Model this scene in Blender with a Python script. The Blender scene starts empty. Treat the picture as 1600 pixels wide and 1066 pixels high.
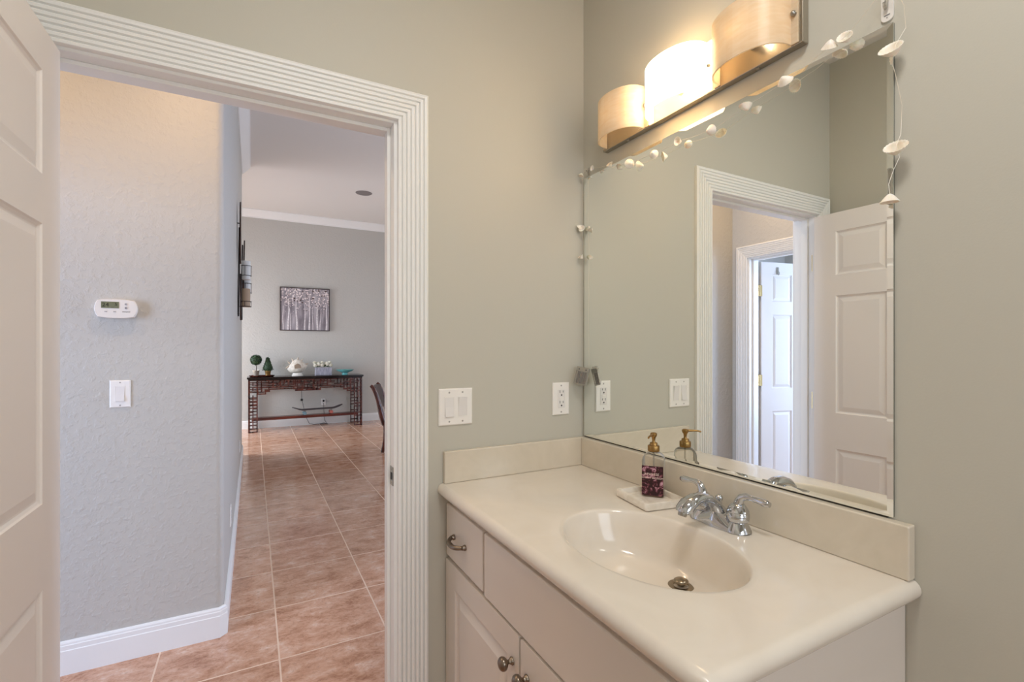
import bpy, bmesh, math, random
from math import sin, cos, pi, radians, atan2, hypot, sqrt
from mathutils import Vector, Matrix

scene = bpy.context.scene
COL = scene.collection

# ------------------------------------------------------------------ camera
EYE = 1.345
cam_data = bpy.data.cameras.new('camera')
cam_data.sensor_width = 36.0
cam_data.lens = 36.0 * 752.0 / 1600.0
cam_data.shift_y = 10.0 / 1600.0
cam_data.clip_start = 0.02
cam = bpy.data.objects.new('camera', cam_data)
COL.objects.link(cam)
cam.location = (0, 0, EYE)
cam.rotation_euler = (radians(90), 0, radians(-28.3))
scene.camera = cam

# ------------------------------------------------------------------ world, exposure
world = bpy.data.worlds.new('world')
scene.world = world
world.use_nodes = True
world.node_tree.nodes['Background'].inputs[0].default_value = (0.75, 0.85, 1.0, 1)
world.node_tree.nodes['Background'].inputs[1].default_value = 0.6
scene.view_settings.view_transform = 'Standard'
scene.view_settings.look = 'None'
scene.view_settings.exposure = 0.0
scene.view_settings.gamma = 1.0
scene.view_settings.use_curve_mapping = False
scene.cycles.use_denoising = True
scene.cycles.max_bounces = 10
scene.cycles.diffuse_bounces = 6
scene.cycles.glossy_bounces = 5
scene.cycles.transmission_bounces = 8
scene.cycles.sample_clamp_indirect = 6.0
scene.cycles.caustics_reflective = True
scene.cycles.caustics_refractive = False


def area(name, loc, aim, sx, sy, watts, col):
    d = bpy.data.lights.new(name, 'AREA')
    d.shape = 'RECTANGLE'
    d.size = sx
    d.size_y = sy
    d.energy = watts
    d.color = col
    o = bpy.data.objects.new(name, d)
    COL.objects.link(o)
    o.location = loc
    o.rotation_euler = Vector(aim).to_track_quat('-Z', 'Y').to_euler()
    return o


def point(name, loc, watts, col, r):
    d = bpy.data.lights.new(name, 'POINT')
    d.energy = watts
    d.color = col
    d.shadow_soft_size = r
    o = bpy.data.objects.new(name, d)
    COL.objects.link(o)
    o.location = loc
    return o


COOL = (0.84, 0.90, 1.0)
# daylight through the windows; hall end and bath ones are added fill
area('daylight_far_left', (-2.95, 7.95, 1.30), (1, 0, -1.0), 1.9, 2.3, 270, (0.80, 0.87, 1.0))
area('daylight_far_right', (3.95, 6.0, 1.6), (-1, 0, 0), 3.4, 2.3, 34, COOL)
area('fill_hall_end', (3.95, 2.15, 1.25), (-1, 0, -0.05), 0.8, 2.1, 85, (0.54, 0.69, 1.0))  # added cool fill grazing the thermostat wall, its window is invented
area('daylight_bedroom', (-3.42, 1.10, 1.40), (1, 0.35, -0.05), 1.1, 1.7, 118, (0.50, 0.66, 1.0))
area('fill_bath_behind', (0.35, -1.55, 1.62), (0, 1, 0), 1.1, 1.2, 17, (0.84, 0.91, 1.0))  # added soft fill from behind the camera, window made up for it
# the lamps, plus weak fill lights added inside the side shades
area('bath_ceiling_lamp', (0.30, 0.15, 2.84), (0, 0, -1), 0.34, 0.34, 14.5, (1.0, 0.975, 0.94))
area('hall_downlight_lamp', (-0.22, 2.12, 2.735), (0, 0, -1), 0.10, 0.10, 5.0, (1.0, 0.68, 0.40))
area('hall_downlight_lamp', (-0.95, 2.12, 2.735), (0, 0, -1), 0.10, 0.10, 3.5, (1.0, 0.68, 0.40))
point('sconce_bulb_and_fill', (1.062, 1.012, 2.115), 1.4, (1.0, 0.76, 0.50), 0.02)
point('sconce_bulb_and_fill', (1.054, 1.241, 2.105), 0.55, (1.0, 0.80, 0.56), 0.015)  # added to brighten the unlit left shade from inside
point('sconce_bulb_and_fill', (1.054, 0.770, 2.105), 0.55, (1.0, 0.80, 0.56), 0.015)  # same added glow inside the unlit right shade


# ------------------------------------------------------------------ materials
def lin(c):
    def f(v):
        v = v / 255.0
        return v / 12.92 if v <= 0.04045 else ((v + 0.055) / 1.055) ** 2.4
    return (f(c[0]), f(c[1]), f(c[2]), 1.0)


def new_mat(name):
    m = bpy.data.materials.new(name)
    m.use_nodes = True
    return m, m.node_tree.nodes, m.node_tree.links, m.node_tree.nodes['Principled BSDF']


def noise_bump(m, scale, strength, dist=0.002, detail=4.0, rough=0.5, ramp=None, stretch=None):
    n, l = m.node_tree.nodes, m.node_tree.links
    p = n['Principled BSDF']
    tc = n.new('ShaderNodeTexCoord')
    src = tc.outputs['Object']
    if stretch:
        mp = n.new('ShaderNodeMapping')
        mp.inputs['Scale'].default_value = stretch
        l.new(src, mp.inputs[0])
        src = mp.outputs[0]
    t = n.new('ShaderNodeTexNoise')
    t.inputs['Scale'].default_value = scale
    t.inputs['Detail'].default_value = detail
    t.inputs['Roughness'].default_value = rough
    l.new(src, t.inputs['Vector'])
    out = t.outputs[0]
    if ramp:
        r = n.new('ShaderNodeValToRGB')
        r.color_ramp.elements[0].position = ramp[0]
        r.color_ramp.elements[1].position = ramp[1]
        l.new(out, r.inputs[0])
        out = r.outputs[0]
    b = n.new('ShaderNodeBump')
    b.inputs['Strength'].default_value = strength
    b.inputs['Distance'].default_value = dist
    l.new(out, b.inputs['Height'])
    l.new(b.outputs[0], p.inputs['Normal'])
    return m


def mat(name, col, rough=0.5, metal=0.0, spec=None, coat=0.0):
    m, n, l, p = new_mat(name)
    p.inputs['Base Color'].default_value = lin(col)
    p.inputs['Roughness'].default_value = rough
    p.inputs['Metallic'].default_value = metal
    if spec is not None:
        p.inputs['Specular IOR Level'].default_value = spec
    if coat:
        p.inputs['Coat Weight'].default_value = coat
        p.inputs['Coat Roughness'].default_value = 0.05
    return m


def mottled(name, c1, c2, scale, rough, pos=(0.35, 0.65), detail=5.0, metal=0.0, coat=0.0, stretch=None, dist=0.0):
    m, n, l, p = new_mat(name)
    tc = n.new('ShaderNodeTexCoord')
    src = tc.outputs['Object']
    if stretch:
        mp = n.new('ShaderNodeMapping')
        mp.inputs['Scale'].default_value = stretch
        l.new(src, mp.inputs[0])
        src = mp.outputs[0]
    t = n.new('ShaderNodeTexNoise')
    t.inputs['Scale'].default_value = scale
    t.inputs['Detail'].default_value = detail
    t.inputs['Distortion'].default_value = dist
    l.new(src, t.inputs['Vector'])
    r = n.new('ShaderNodeValToRGB')
    r.color_ramp.elements[0].position = pos[0]
    r.color_ramp.elements[0].color = lin(c1)
    r.color_ramp.elements[1].position = pos[1]
    r.color_ramp.elements[1].color = lin(c2)
    l.new(t.outputs[0], r.inputs[0])
    l.new(r.outputs[0], p.inputs['Base Color'])
    p.inputs['Roughness'].default_value = rough
    p.inputs['Metallic'].default_value = metal
    if coat:
        p.inputs['Coat Weight'].default_value = coat
        p.inputs['Coat Roughness'].default_value = 0.04
    return m


PAINT = (193, 189, 176)
M_wall = noise_bump(mat('wall_paint_bath', PAINT, 0.55), 260, 0.25, 0.0006, 3)
M_hall = noise_bump(mat('wall_paint_hall', (194, 191, 184), 0.5), 34, 0.6, 0.0022, 5, 0.6, ramp=(0.47, 0.66))
M_ceil = noise_bump(mat('ceiling_paint', (226, 222, 216), 0.8), 40, 0.3, 0.002, 4)
M_trim = mat('trim_white_paint', (239, 238, 235), 0.32)
M_door = noise_bump(mat('door_paint', (234, 228, 223), 0.38), 30, 0.10, 0.001, 4, stretch=(6, 6, 0.5))
M_cab = mat('cabinet_cream_paint', (224, 215, 205), 0.35)
M_counter = mottled('cultured_marble', (224, 214, 200), (228, 219, 206), 6, 0.16, coat=0.22, dist=1.2)
M_splash = mottled('cultured_marble_splash', (210, 199, 180), (218, 207, 189), 7, 0.2, coat=0.3, dist=1.5)
M_chrome = mat('chrome', (200, 202, 206), 0.04, 1.0)
M_nickel = mottled('brushed_nickel', (118, 106, 94), (150, 138, 124), 30, 0.3, metal=1.0)
M_drain = mat('drain_metal', (150, 138, 120), 0.28, 1.0)
M_steel = mat('satin_steel', (168, 164, 156), 0.3, 1.0)
M_brass = mat('antique_brass', (158, 124, 76), 0.36, 1.0)
M_brass2 = mat('hinge_brass', (176, 150, 104), 0.3, 1.0)
M_plate = mat('white_plastic', (240, 236, 230), 0.35)
M_rocker = mat('switch_rocker_plastic', (230, 226, 222), 0.3)
M_dark = mat('dark_slot', (30, 28, 26), 0.6)
M_screw = mat('painted_screw', (170, 166, 160), 0.4)
M_blackm = mat('dark_iron', (40, 30, 26), 0.4, 0.6)
M_wood = mottled('dark_cherry_wood', (44, 16, 12), (104, 50, 36), 20, 0.24, stretch=(1, 1, 0.4), coat=0.4)
M_woodtop = mat('dark_lacquer_top', (24, 12, 10), 0.15)
M_marble = mottled('white_marble', (226, 216, 200), (240, 232, 220), 18, 0.25, dist=2.0)
M_mirror = mat('mirror_silver', (247, 250, 247), 0.0, 1.0)
M_mback = mat('mirror_edge', (70, 76, 68), 0.25, 0.3)
M_shell = mottled('seashell_white', (238, 226, 206), (250, 245, 236), 60, 0.45)
M_shell.node_tree.nodes['Principled BSDF'].inputs['Subsurface Weight'].default_value = 0.5
M_shell.node_tree.nodes['Principled BSDF'].inputs['Subsurface Radius'].default_value = (0.01, 0.008, 0.006)
M_wire = mat('thin_silver_wire', (226, 216, 200), 0.3, 0.3)
M_vent = mat('grille_grey', (128, 122, 120), 0.6)


def glass_mat(name, col, rough=0.02, ior=1.45, alpha_like=0.0):
    m, n, l, p = new_mat(name)
    p.inputs['Base Color'].default_value = lin(col)
    p.inputs['Roughness'].default_value = rough
    p.inputs['Transmission Weight'].default_value = 1.0
    p.inputs['IOR'].default_value = ior
    return m


def thin_clear(name, col, keep):
    """clear thin plastic or glass: mostly see-through with a glossy skin"""
    m, n, l, p = new_mat(name)
    tr = n.new('ShaderNodeBsdfTransparent')
    tr.inputs[0].default_value = lin(col)
    fr = n.new('ShaderNodeFresnel')
    fr.inputs[0].default_value = 1.45
    ad = n.new('ShaderNodeMath')
    ad.operation = 'ADD'
    ad.use_clamp = True
    ad.inputs[1].default_value = keep
    l.new(fr.outputs[0], ad.inputs[0])
    p.inputs['Base Color'].default_value = lin((225, 222, 214))
    p.inputs['Roughness'].default_value = 0.08
    mx = n.new('ShaderNodeMixShader')
    l.new(ad.outputs[0], mx.inputs[0])
    l.new(tr.outputs[0], mx.inputs[1])
    l.new(p.outputs[0], mx.inputs[2])
    l.new(mx.outputs[0], n['Material Output'].inputs['Surface'])
    return m


M_bottle = thin_clear('clear_bottle', (250, 248, 244), 0.05)
M_clear = thin_clear('clear_plastic', (235, 232, 226), 0.16)
M_glass = thin_clear('clear_glass', (240, 244, 244), 0.08)


def alabaster(name, emit, warm=(1.0, 0.80, 0.52)):
    m, n, l, p = new_mat(name)
    tc = n.new('ShaderNodeTexCoord')
    sp = n.new('ShaderNodeSeparateXYZ')
    l.new(tc.outputs['Object'], sp.inputs[0])
    mu = n.new('ShaderNodeMath')
    mu.operation = 'MULTIPLY'
    mu.inputs[1].default_value = 52.0
    l.new(sp.outputs['Y'], mu.inputs[0])
    fl = n.new('ShaderNodeMath')
    fl.operation = 'FLOOR'
    l.new(mu.outputs[0], fl.inputs[0])
    wn = n.new('ShaderNodeTexWhiteNoise')
    wn.noise_dimensions = '1D'
    l.new(fl.outputs[0], wn.inputs['W'])
    nz = n.new('ShaderNodeTexNoise')
    nz.inputs['Scale'].default_value = 30
    mp = n.new('ShaderNodeMapping')
    mp.inputs['Scale'].default_value = (1, 1, 5)
    l.new(tc.outputs['Object'], mp.inputs[0])
    l.new(mp.outputs[0], nz.inputs['Vector'])
    mi = n.new('ShaderNodeMath')
    mi.operation = 'MULTIPLY_ADD'
    mi.inputs[1].default_value = 0.22
    l.new(wn.outputs['Value'], mi.inputs[0])
    l.new(nz.outputs[0], mi.inputs[2])
    r = n.new('ShaderNodeValToRGB')
    r.color_ramp.elements[0].position = 0.35
    r.color_ramp.elements[0].color = lin((244, 226, 196))
    r.color_ramp.elements[1].position = 0.95
    r.color_ramp.elements[1].color = lin((252, 240, 220))
    l.new(mi.outputs[0], r.inputs[0])
    l.new(r.outputs[0], p.inputs['Base Color'])
    p.inputs['Roughness'].default_value = 0.35
    if emit:
        p.inputs['Emission Color'].default_value = (*warm, 1)
        p.inputs['Emission Strength'].default_value = emit
    tl = n.new('ShaderNodeBsdfTranslucent')
    l.new(r.outputs[0], tl.inputs[0])
    mx = n.new('ShaderNodeMixShader')
    mx.inputs[0].default_value = 0.5
    l.new(p.outputs[0], mx.inputs[1])
    l.new(tl.outputs[0], mx.inputs[2])
    l.new(mx.outputs[0], n['Material Output'].inputs['Surface'])
    return m


M_shade = alabaster('alabaster_shade', 0.0)
M_shade_in = alabaster('alabaster_shade_inside', 1.2)
M_shade_lit = alabaster('alabaster_shade_lit', 18.0)


def emis(name, col, s):
    m, n, l, p = new_mat(name)
    p.inputs['Base Color'].default_value = (*col, 1)
    p.inputs['Emission Color'].default_value = (*col, 1)
    p.inputs['Emission Strength'].default_value = s
    return m


M_bulb = emis('lit_bulb', (1.0, 0.8, 0.55), 12)
M_lens = emis('downlight_lens', (1.0, 0.82, 0.6), 6)


def tile_mat():
    m, n, l, p = new_mat('floor_tile')
    tc = n.new('ShaderNodeTexCoord')
    sp = n.new('ShaderNodeSeparateXYZ')
    l.new(tc.outputs['Object'], sp.inputs[0])
    P = 0.4605

    def mth(op, a, b=None, c=None):
        k = n.new('ShaderNodeMath')
        k.operation = op
        for i, v in enumerate((a, b, c)):
            if v is None:
                continue
            if isinstance(v, (int, float)):
                k.inputs[i].default_value = v
            else:
                l.new(v, k.inputs[i])
        return k.outputs[0]
    ux = mth('DIVIDE', mth('SUBTRACT', sp.outputs['X'], 0.101), P)
    uy = mth('DIVIDE', mth('SUBTRACT', sp.outputs['Y'], 2.300), P)
    fx, fy = mth('FRACT', ux), mth('FRACT', uy)
    dx = mth('MINIMUM', fx, mth('SUBTRACT', 1.0, fx))
    dy = mth('MINIMUM', fy, mth('SUBTRACT', 1.0, fy))
    d = mth('MINIMUM', dx, dy)
    g = mth('LESS_THAN', d, 0.0075)
    ix, iy = mth('FLOOR', ux), mth('FLOOR', uy)
    cb = n.new('ShaderNodeCombineXYZ')
    l.new(ix, cb.inputs[0])
    l.new(iy, cb.inputs[1])
    wn = n.new('ShaderNodeTexWhiteNoise')
    wn.noise_dimensions = '3D'
    l.new(cb.outputs[0], wn.inputs['Vector'])
    # each tile shows its own piece of the veined pattern
    vm = n.new('ShaderNodeVectorMath')
    vm.operation = 'SCALE'
    vm.inputs['Scale'].default_value = 9.0
    l.new(wn.outputs['Color'], vm.inputs[0])
    va = n.new('ShaderNodeVectorMath')
    va.operation = 'ADD'
    l.new(tc.outputs['Object'], va.inputs[0])
    l.new(vm.outputs[0], va.inputs[1])
    mp = n.new('ShaderNodeMapping')
    mp.inputs['Rotation'].default_value = (0, 0, radians(-16))
    mp.inputs['Scale'].default_value = (2.3, 3.6, 1)
    l.new(va.outputs[0], mp.inputs[0])
    n1 = n.new('ShaderNodeTexNoise')
    n1.inputs['Scale'].default_value = 3.4
    n1.inputs['Detail'].default_value = 12
    n1.inputs['Roughness'].default_value = 0.80
    n1.inputs['Distortion'].default_value = 0.35
    l.new(mp.outputs[0], n1.inputs['Vector'])
    r = n.new('ShaderNodeValToRGB')
    e = r.color_ramp.elements
    e[0].position, e[0].color = 0.34, lin((146, 97, 68))
    e[1].position, e[1].color = 0.69, lin((232, 206, 186))
    for pos, c in ((0.44, (184, 134, 103)), (0.50, (200, 153, 123)), (0.57, (210, 168, 142))):
        k = r.color_ramp.elements.new(pos)
        k.color = lin(c)
    l.new(n1.outputs[0], r.inputs[0])
    n2 = n.new('ShaderNodeTexNoise')
    n2.inputs['Scale'].default_value = 60
    n2.inputs['Detail'].default_value = 4
    l.new(tc.outputs['Object'], n2.inputs['Vector'])
    r2 = n.new('ShaderNodeValToRGB')
    r2.color_ramp.elements[0].position = 0.28
    r2.color_ramp.elements[0].color = (0.62, 0.56, 0.52, 1)
    r2.color_ramp.elements[1].position = 0.44
    r2.color_ramp.elements[1].color = (1, 1, 1, 1)
    l.new(n2.outputs[0], r2.inputs[0])
    mul = n.new('ShaderNodeMix')
    mul.data_type = 'RGBA'
    mul.blend_type = 'MULTIPLY'
    mul.inputs[0].default_value = 0.7
    l.new(r.outputs[0], mul.inputs[6])
    l.new(r2.outputs[0], mul.inputs[7])
    hs = n.new('ShaderNodeHueSaturation')
    l.new(mul.outputs[2], hs.inputs['Color'])
    l.new(mth('MULTIPLY_ADD', wn.outputs['Value'], 0.14, 0.93), hs.inputs['Value'])
    mx = n.new('ShaderNodeMix')
    mx.data_type = 'RGBA'
    l.new(g, mx.inputs[0])
    l.new(hs.outputs[0], mx.inputs[6])
    mx.inputs[7].default_value = lin((228, 198, 172))
    l.new(mx.outputs[2], p.inputs['Base Color'])
    p.inputs['Specular IOR Level'].default_value = 0.85
    l.new(mth('MULTIPLY_ADD', g, 0.4, 0.15), p.inputs['Roughness'])
    hh = mth('SUBTRACT', mth('MULTIPLY', n1.outputs[0], 0.25), mth('MULTIPLY', g, 0.8))
    b = n.new('ShaderNodeBump')
    b.inputs['Strength'].default_value = 0.22
    b.inputs['Distance'].default_value = 0.003
    l.new(hh, b.inputs['Height'])
    l.new(b.outputs[0], p.inputs['Normal'])
    return m


M_tile = tile_mat()


# ------------------------------------------------------------------ helpers
def B():
    return bmesh.new()


def root_loc(o):
    while o.parent:
        o = o.parent
    return Vector(o.location)


def obj(name, bm, m, parent=None, smooth=False, bevel=0.0, seg=2, sub=0, sharp=40):
    bmesh.ops.recalc_face_normals(bm, faces=bm.faces[:])
    if parent is not None:
        bmesh.ops.translate(bm, verts=bm.verts[:], vec=-root_loc(parent))
    me = bpy.data.meshes.new(name)
    bm.to_mesh(me)
    bm.free()
    me.materials.append(m)
    if smooth:
        me.shade_smooth()
        if sharp:
            me.set_sharp_from_angle(angle=radians(sharp))
    o = bpy.data.objects.new(name, me)
    COL.objects.link(o)
    if parent is not None:
        o.parent = parent
    if bevel:
        md = o.modifiers.new('bevel', 'BEVEL')
        md.width = bevel
        md.segments = seg
        md.limit_method = 'ANGLE'
        md.angle_limit = radians(35)
    if sub:
        md = o.modifiers.new('subdivision', 'SUBSURF')
        md.levels = sub
        md.render_levels = sub
    return o


def thing(name, label, cat, loc=(0, 0, 0), group=None):
    o = bpy.data.objects.new(name, None)
    o.empty_display_size = 0.05
    COL.objects.link(o)
    o.location = loc
    o['label'] = label
    o['category'] = cat
    if group:
        o['group'] = group
    return o


def tag(o, label, cat, group=None):
    o['label'] = label
    o['category'] = cat
    if group:
        o['group'] = group
    return o


def structure(o, label, cat):
    o['kind'] = 'structure'
    o['label'] = label
    o['category'] = cat
    return o


def box(bm, x0, y0, z0, x1, y1, z1, mtx=None):
    vs = [bm.verts.new(Vector(c)) for c in ((x0, y0, z0), (x1, y0, z0), (x1, y1, z0), (x0, y1, z0),
                                             (x0, y0, z1), (x1, y0, z1), (x1, y1, z1), (x0, y1, z1))]
    if mtx:
        for v in vs:
            v.co = mtx @ v.co
    for f in ((0, 3, 2, 1), (4, 5, 6, 7), (0, 1, 5, 4), (1, 2, 6, 5), (2, 3, 7, 6), (3, 0, 4, 7)):
        bm.faces.new([vs[i] for i in f])
    return vs


def prism(bm, pts, z0, z1, mtx=None):
    """vertical prism over a closed XY outline"""
    a = [bm.verts.new(Vector((p[0], p[1], z0))) for p in pts]
    b = [bm.verts.new(Vector((p[0], p[1], z1))) for p in pts]
    if mtx:
        for v in a + b:
            v.co = mtx @ v.co
    n = len(pts)
    bm.faces.new(a)
    bm.faces.new(b)
    for i in range(n):
        bm.faces.new((a[i], a[(i + 1) % n], b[(i + 1) % n], b[i]))


def tube(bm, path, rad, seg=10, flat=None, caps=True):
    """round tube along a path; rad number or list; flat=(a,b) scales the section"""
    path = [Vector(p) for p in path]
    n = len(path)
    if not isinstance(rad, (list, tuple)):
        rad = [rad] * n
    rings = []
    t = (path[1] - path[0]).normalized()
    up = Vector((0, 0, 1)) if abs(t.z) < 0.9 else Vector((1, 0, 0))
    u = t.cross(up).normalized()
    for i in range(n):
        if i == 0:
            t = (path[1] - path[0]).normalized()
        elif i == n - 1:
            t = (path[-1] - path[-2]).normalized()
        else:
            t = ((path[i + 1] - path[i]).normalized() + (path[i] - path[i - 1]).normalized()).normalized()
        u = (u - t * u.dot(t)).normalized()
        v = t.cross(u)
        fa, fb = flat if flat else (1, 1)
        rings.append([bm.verts.new(path[i] + rad[i] * (fa * cos(2 * pi * k / seg) * u + fb * sin(2 * pi * k / seg) * v))
                      for k in range(seg)])
    for i in range(n - 1):
        for k in range(seg):
            bm.faces.new((rings[i][k], rings[i][(k + 1) % seg], rings[i + 1][(k + 1) % seg], rings[i + 1][k]))
    if caps:
        bm.faces.new(rings[0])
        bm.faces.new(rings[-1])


def lathe(bm, prof, origin=(0, 0, 0), seg=24, mtx=None, sx=1.0, sy=1.0):
    """prof [(r, h)...] about local z"""
    M = (mtx if mtx else Matrix.Translation(Vector(origin)))
    rings = []
    for r, h in prof:
        if r < 1e-6:
            rings.append([bm.verts.new(M @ Vector((0, 0, h)))])
        else:
            rings.append([bm.verts.new(M @ Vector((sx * r * cos(2 * pi * k / seg), sy * r * sin(2 * pi * k / seg), h)))
                          for k in range(seg)])
    for a, b in zip(rings[:-1], rings[1:]):
        for k in range(seg):
            k2 = (k + 1) % seg
            if len(a) == 1 and len(b) == 1:
                continue
            if len(a) == 1:
                bm.faces.new((a[0], b[k], b[k2]))
            elif len(b) == 1:
                bm.faces.new((a[k], a[k2], b[0]))
            else:
                bm.faces.new((a[k], a[k2], b[k2], b[k]))
    if len(rings[0]) > 1:
        bm.faces.new(rings[0])
    if len(rings[-1]) > 1:
        bm.faces.new(rings[-1])


def axis_mtx(origin, d):
    """local z goes along d"""
    q = Vector(d).normalized().to_track_quat('Z', 'Y')
    return Matrix.Translation(Vector(origin)) @ q.to_matrix().to_4x4()


def face_mtx(origin, u, n):
    """local x along u (right), local y out of the wall along n, local z up"""
    u, n = Vector(u), Vector(n)
    return Matrix(((u.x, n.x, 0, origin[0]), (u.y, n.y, 0, origin[1]), (u.z, n.z, 1, origin[2]), (0, 0, 0, 1)))


def sweep(bm, path, prof, side=1.0, closed_prof=True):
    """sweep profile [(out, z)] along an XY polyline with mitred corners; out is to the right of travel * side"""
    path = [Vector((p[0], p[1], 0)) for p in path]
    n = len(path)
    rings = []
    for i in range(n):
        d0 = (path[i] - path[i - 1]).normalized() if i > 0 else None
        d1 = (path[i + 1] - path[i]).normalized() if i < n - 1 else None
        if d0 is None:
            d0 = d1
        if d1 is None:
            d1 = d0
        n0 = Vector((d0.y, -d0.x, 0)) * side
        n1 = Vector((d1.y, -d1.x, 0)) * side
        nn = (n0 + n1)
        nn = nn / nn.dot(n0)
        rings.append([bm.verts.new(path[i] + nn * o + Vector((0, 0, z))) for o, z in prof])
    k = len(prof)
    for i in range(n - 1):
        for j in range(k if closed_prof else k - 1):
            j2 = (j + 1) % k
            bm.faces.new((rings[i][j], rings[i][j2], rings[i + 1][j2], rings[i + 1][j]))
    bm.faces.new(rings[0])
    bm.faces.new(rings[-1])


def text_mesh(bm, s, size, mtx, depth=0.0003, spacing=1.0, align='CENTER'):
    """mtx maps text plane (x right, y up, z out) into the scene"""
    cu = bpy.data.curves.new('lettering', 'FONT')
    cu.body = s
    cu.size = size
    cu.align_x = align
    cu.align_y = 'CENTER'
    cu.extrude = depth
    cu.space_character = spacing
    cu.resolution_u = 3
    o = bpy.data.objects.new('lettering', cu)
    COL.objects.link(o)
    me = o.to_mesh()
    me.transform(mtx)
    bm.from_mesh(me)
    o.to_mesh_clear()
    bpy.data.objects.remove(o)
    bpy.data.curves.remove(cu)


def panel_slab(bm, W, Hh, T, panels, mtx, groove=0.007, slope=0.009, field=0.034, rise=0.005, back=True, edge=None):
    """slab W x Hh x T (local x, z; front face at y=0 towards +y) with moulded panels [(x0,z0,x1,z1)]"""
    def V(x, y, z):
        return bm.verts.new(mtx @ Vector((x, y, z)))
    xs = sorted(set([0.0, W] + [p[0] for p in panels] + [p[2] for p in panels]))
    zs = sorted(set([0.0, Hh] + [p[1] for p in panels] + [p[3] for p in panels]))

    def is_panel(xa, za, xb, zb):
        for p in panels:
            if xa >= p[0] - 1e-6 and xb <= p[2] + 1e-6 and za >= p[1] - 1e-6 and zb <= p[3] + 1e-6:
                return True
        return False
    for y0, sgn in ((0.0, 1.0), (-T, -1.0)) if back else ((0.0, 1.0),):
        grid = {(i, j): V(x, y0, z) for i, x in enumerate(xs) for j, z in enumerate(zs)}
        for i in range(len(xs) - 1):
            for j in range(len(zs) - 1):
                if not is_panel(xs[i], zs[j], xs[i + 1], zs[j + 1]):
                    bm.faces.new((grid[i, j], grid[i + 1, j], grid[i + 1, j + 1], grid[i, j + 1]))
        for p in panels:
            i0, i1 = xs.index(p[0]), xs.index(p[2])
            j0, j1 = zs.index(p[1]), zs.index(p[3])
            ring = [grid[i, j0] for i in range(i0, i1)] + [grid[i1, j] for j in range(j0, j1)] + \
                   [grid[i, j1] for i in range(i1, i0, -1)] + [grid[i0, j] for j in range(j1, j0, -1)]
            corners = [grid[i0, j0], grid[i1, j0], grid[i1, j1], grid[i0, j1]]
            prev = corners
            if len(ring) > 4:
                # the outline carries extra grid points: close it with a rim face ring by triangulating
                pass
            for off, dep in ((0.003, -groove * 0.55), (slope, -groove), (slope + 0.004, -groove), (field, -groove + rise)):
                cur = [V(p[0] + off, y0 + sgn * dep, p[1] + off), V(p[2] - off, y0 + sgn * dep, p[1] + off),
                       V(p[2] - off, y0 + sgn * dep, p[3] - off), V(p[0] + off, y0 + sgn * dep, p[3] - off)]
                for k in range(4):
                    bm.faces.new((prev[k], prev[(k + 1) % 4], cur[(k + 1) % 4], cur[k]))
                prev = cur
            bm.faces.new(prev)
    # rim
    rim = [(0, 0), (W, 0), (W, Hh), (0, Hh)]
    a = [V(x, 0, z) for x, z in rim]
    b = [V(x, -T, z) for x, z in rim]
    for k in range(4):
        bm.faces.new((a[k], a[(k + 1) % 4], b[(k + 1) % 4], b[k]))
    if not back:
        bm.faces.new(b)
    bmesh.ops.remove_doubles(bm, verts=bm.verts[:], dist=1e-5)


# ------------------------------------------------------------------ dimensions
YA = 1.5            # bathroom face of the doorway wall
YA2 = 1.615         # its hall face
XB = 1.120          # mirror wall face
XC = -0.562         # wall behind the open door
YD = -1.60          # wall behind the camera
YH = 2.620          # thermostat wall
XH = -0.120         # corridor wall face
YE = 6.870          # end of the corridor wall
YF = 9.050          # far wall
XL = -1.240         # hall left wall
CB, CH, CG = 2.90, 2.75, 3.62   # ceilings: bath, hall, great room
OP = 0.388          # right jamb face
OL = -0.434         # left jamb face
HD = 2.046          # underside of head jamb

# ------------------------------------------------------------------ shell
bm = B()
box(bm, -4.0, -1.8, -0.1, 4.2, 9.3, 0.0)
structure(obj('floor', bm, M_tile), 'brown veined ceramic tile floor with pale grout lines', 'floor')

bm = B()
box(bm, XC - 0.12, YD - 0.12, CB, XB + 0.12, YA2, CB + 0.1)
structure(obj('ceiling', bm, M_ceil), 'white bathroom ceiling above the vanity', 'ceiling')
bm = B()
box(bm, XL - 0.12, YA2, CH, 4.1, YH, CH + 0.1)
structure(obj('ceiling', bm, M_ceil), 'low white hall ceiling outside the doorway', 'ceiling')
bm = B()
box(bm, -3.1, YH, CG, 4.1, YF + 0.1, CG + 0.1)
structure(obj('ceiling', bm, M_ceil), 'high white living room ceiling with round speaker', 'ceiling')

# doorway wall (front)
bm = B()
box(bm, XL - 0.12, YA, 0, OL - 0.014, YA2, CB)
box(bm, OP + 0.014, YA, 0, 4.1, YA2, CB)
box(bm, OL - 0.014, YA, HD + 0.014, OP + 0.014, YA2, CB)
structure(obj('wall_front', bm, M_wall), 'sage grey bathroom wall around the open doorway', 'wall')
bm = B()
box(bm, XB, YD - 0.12, 0, XB + 0.12, YA, CB)
structure(obj('wall_right', bm, M_wall), 'sage grey wall behind the mirror and vanity', 'wall')
bm = B()
box(bm, XC - 0.12, YD - 0.12, 0, XC, YA, CB)
structure(obj('wall_left', bm, M_wall), 'sage grey wall behind the open white door, seen in the mirror', 'wall')
# wall behind the camera with an opening added for the fill light
bm = B()
wx0, wx1, wz0, wz1 = -0.22, 0.92, 1.0, 2.25
box(bm, XC, YD - 0.12, 0, wx0, YD, CB)
box(bm, wx1, YD - 0.12, 0, XB, YD, CB)
box(bm, wx0, YD - 0.12, 0, wx1, YD, wz0)
box(bm, wx0, YD - 0.12, wz1, wx1, YD, CB)
structure(obj('wall_back', bm, M_wall), 'sage grey wall behind the camera with an added window for fill light', 'wall')


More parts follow.
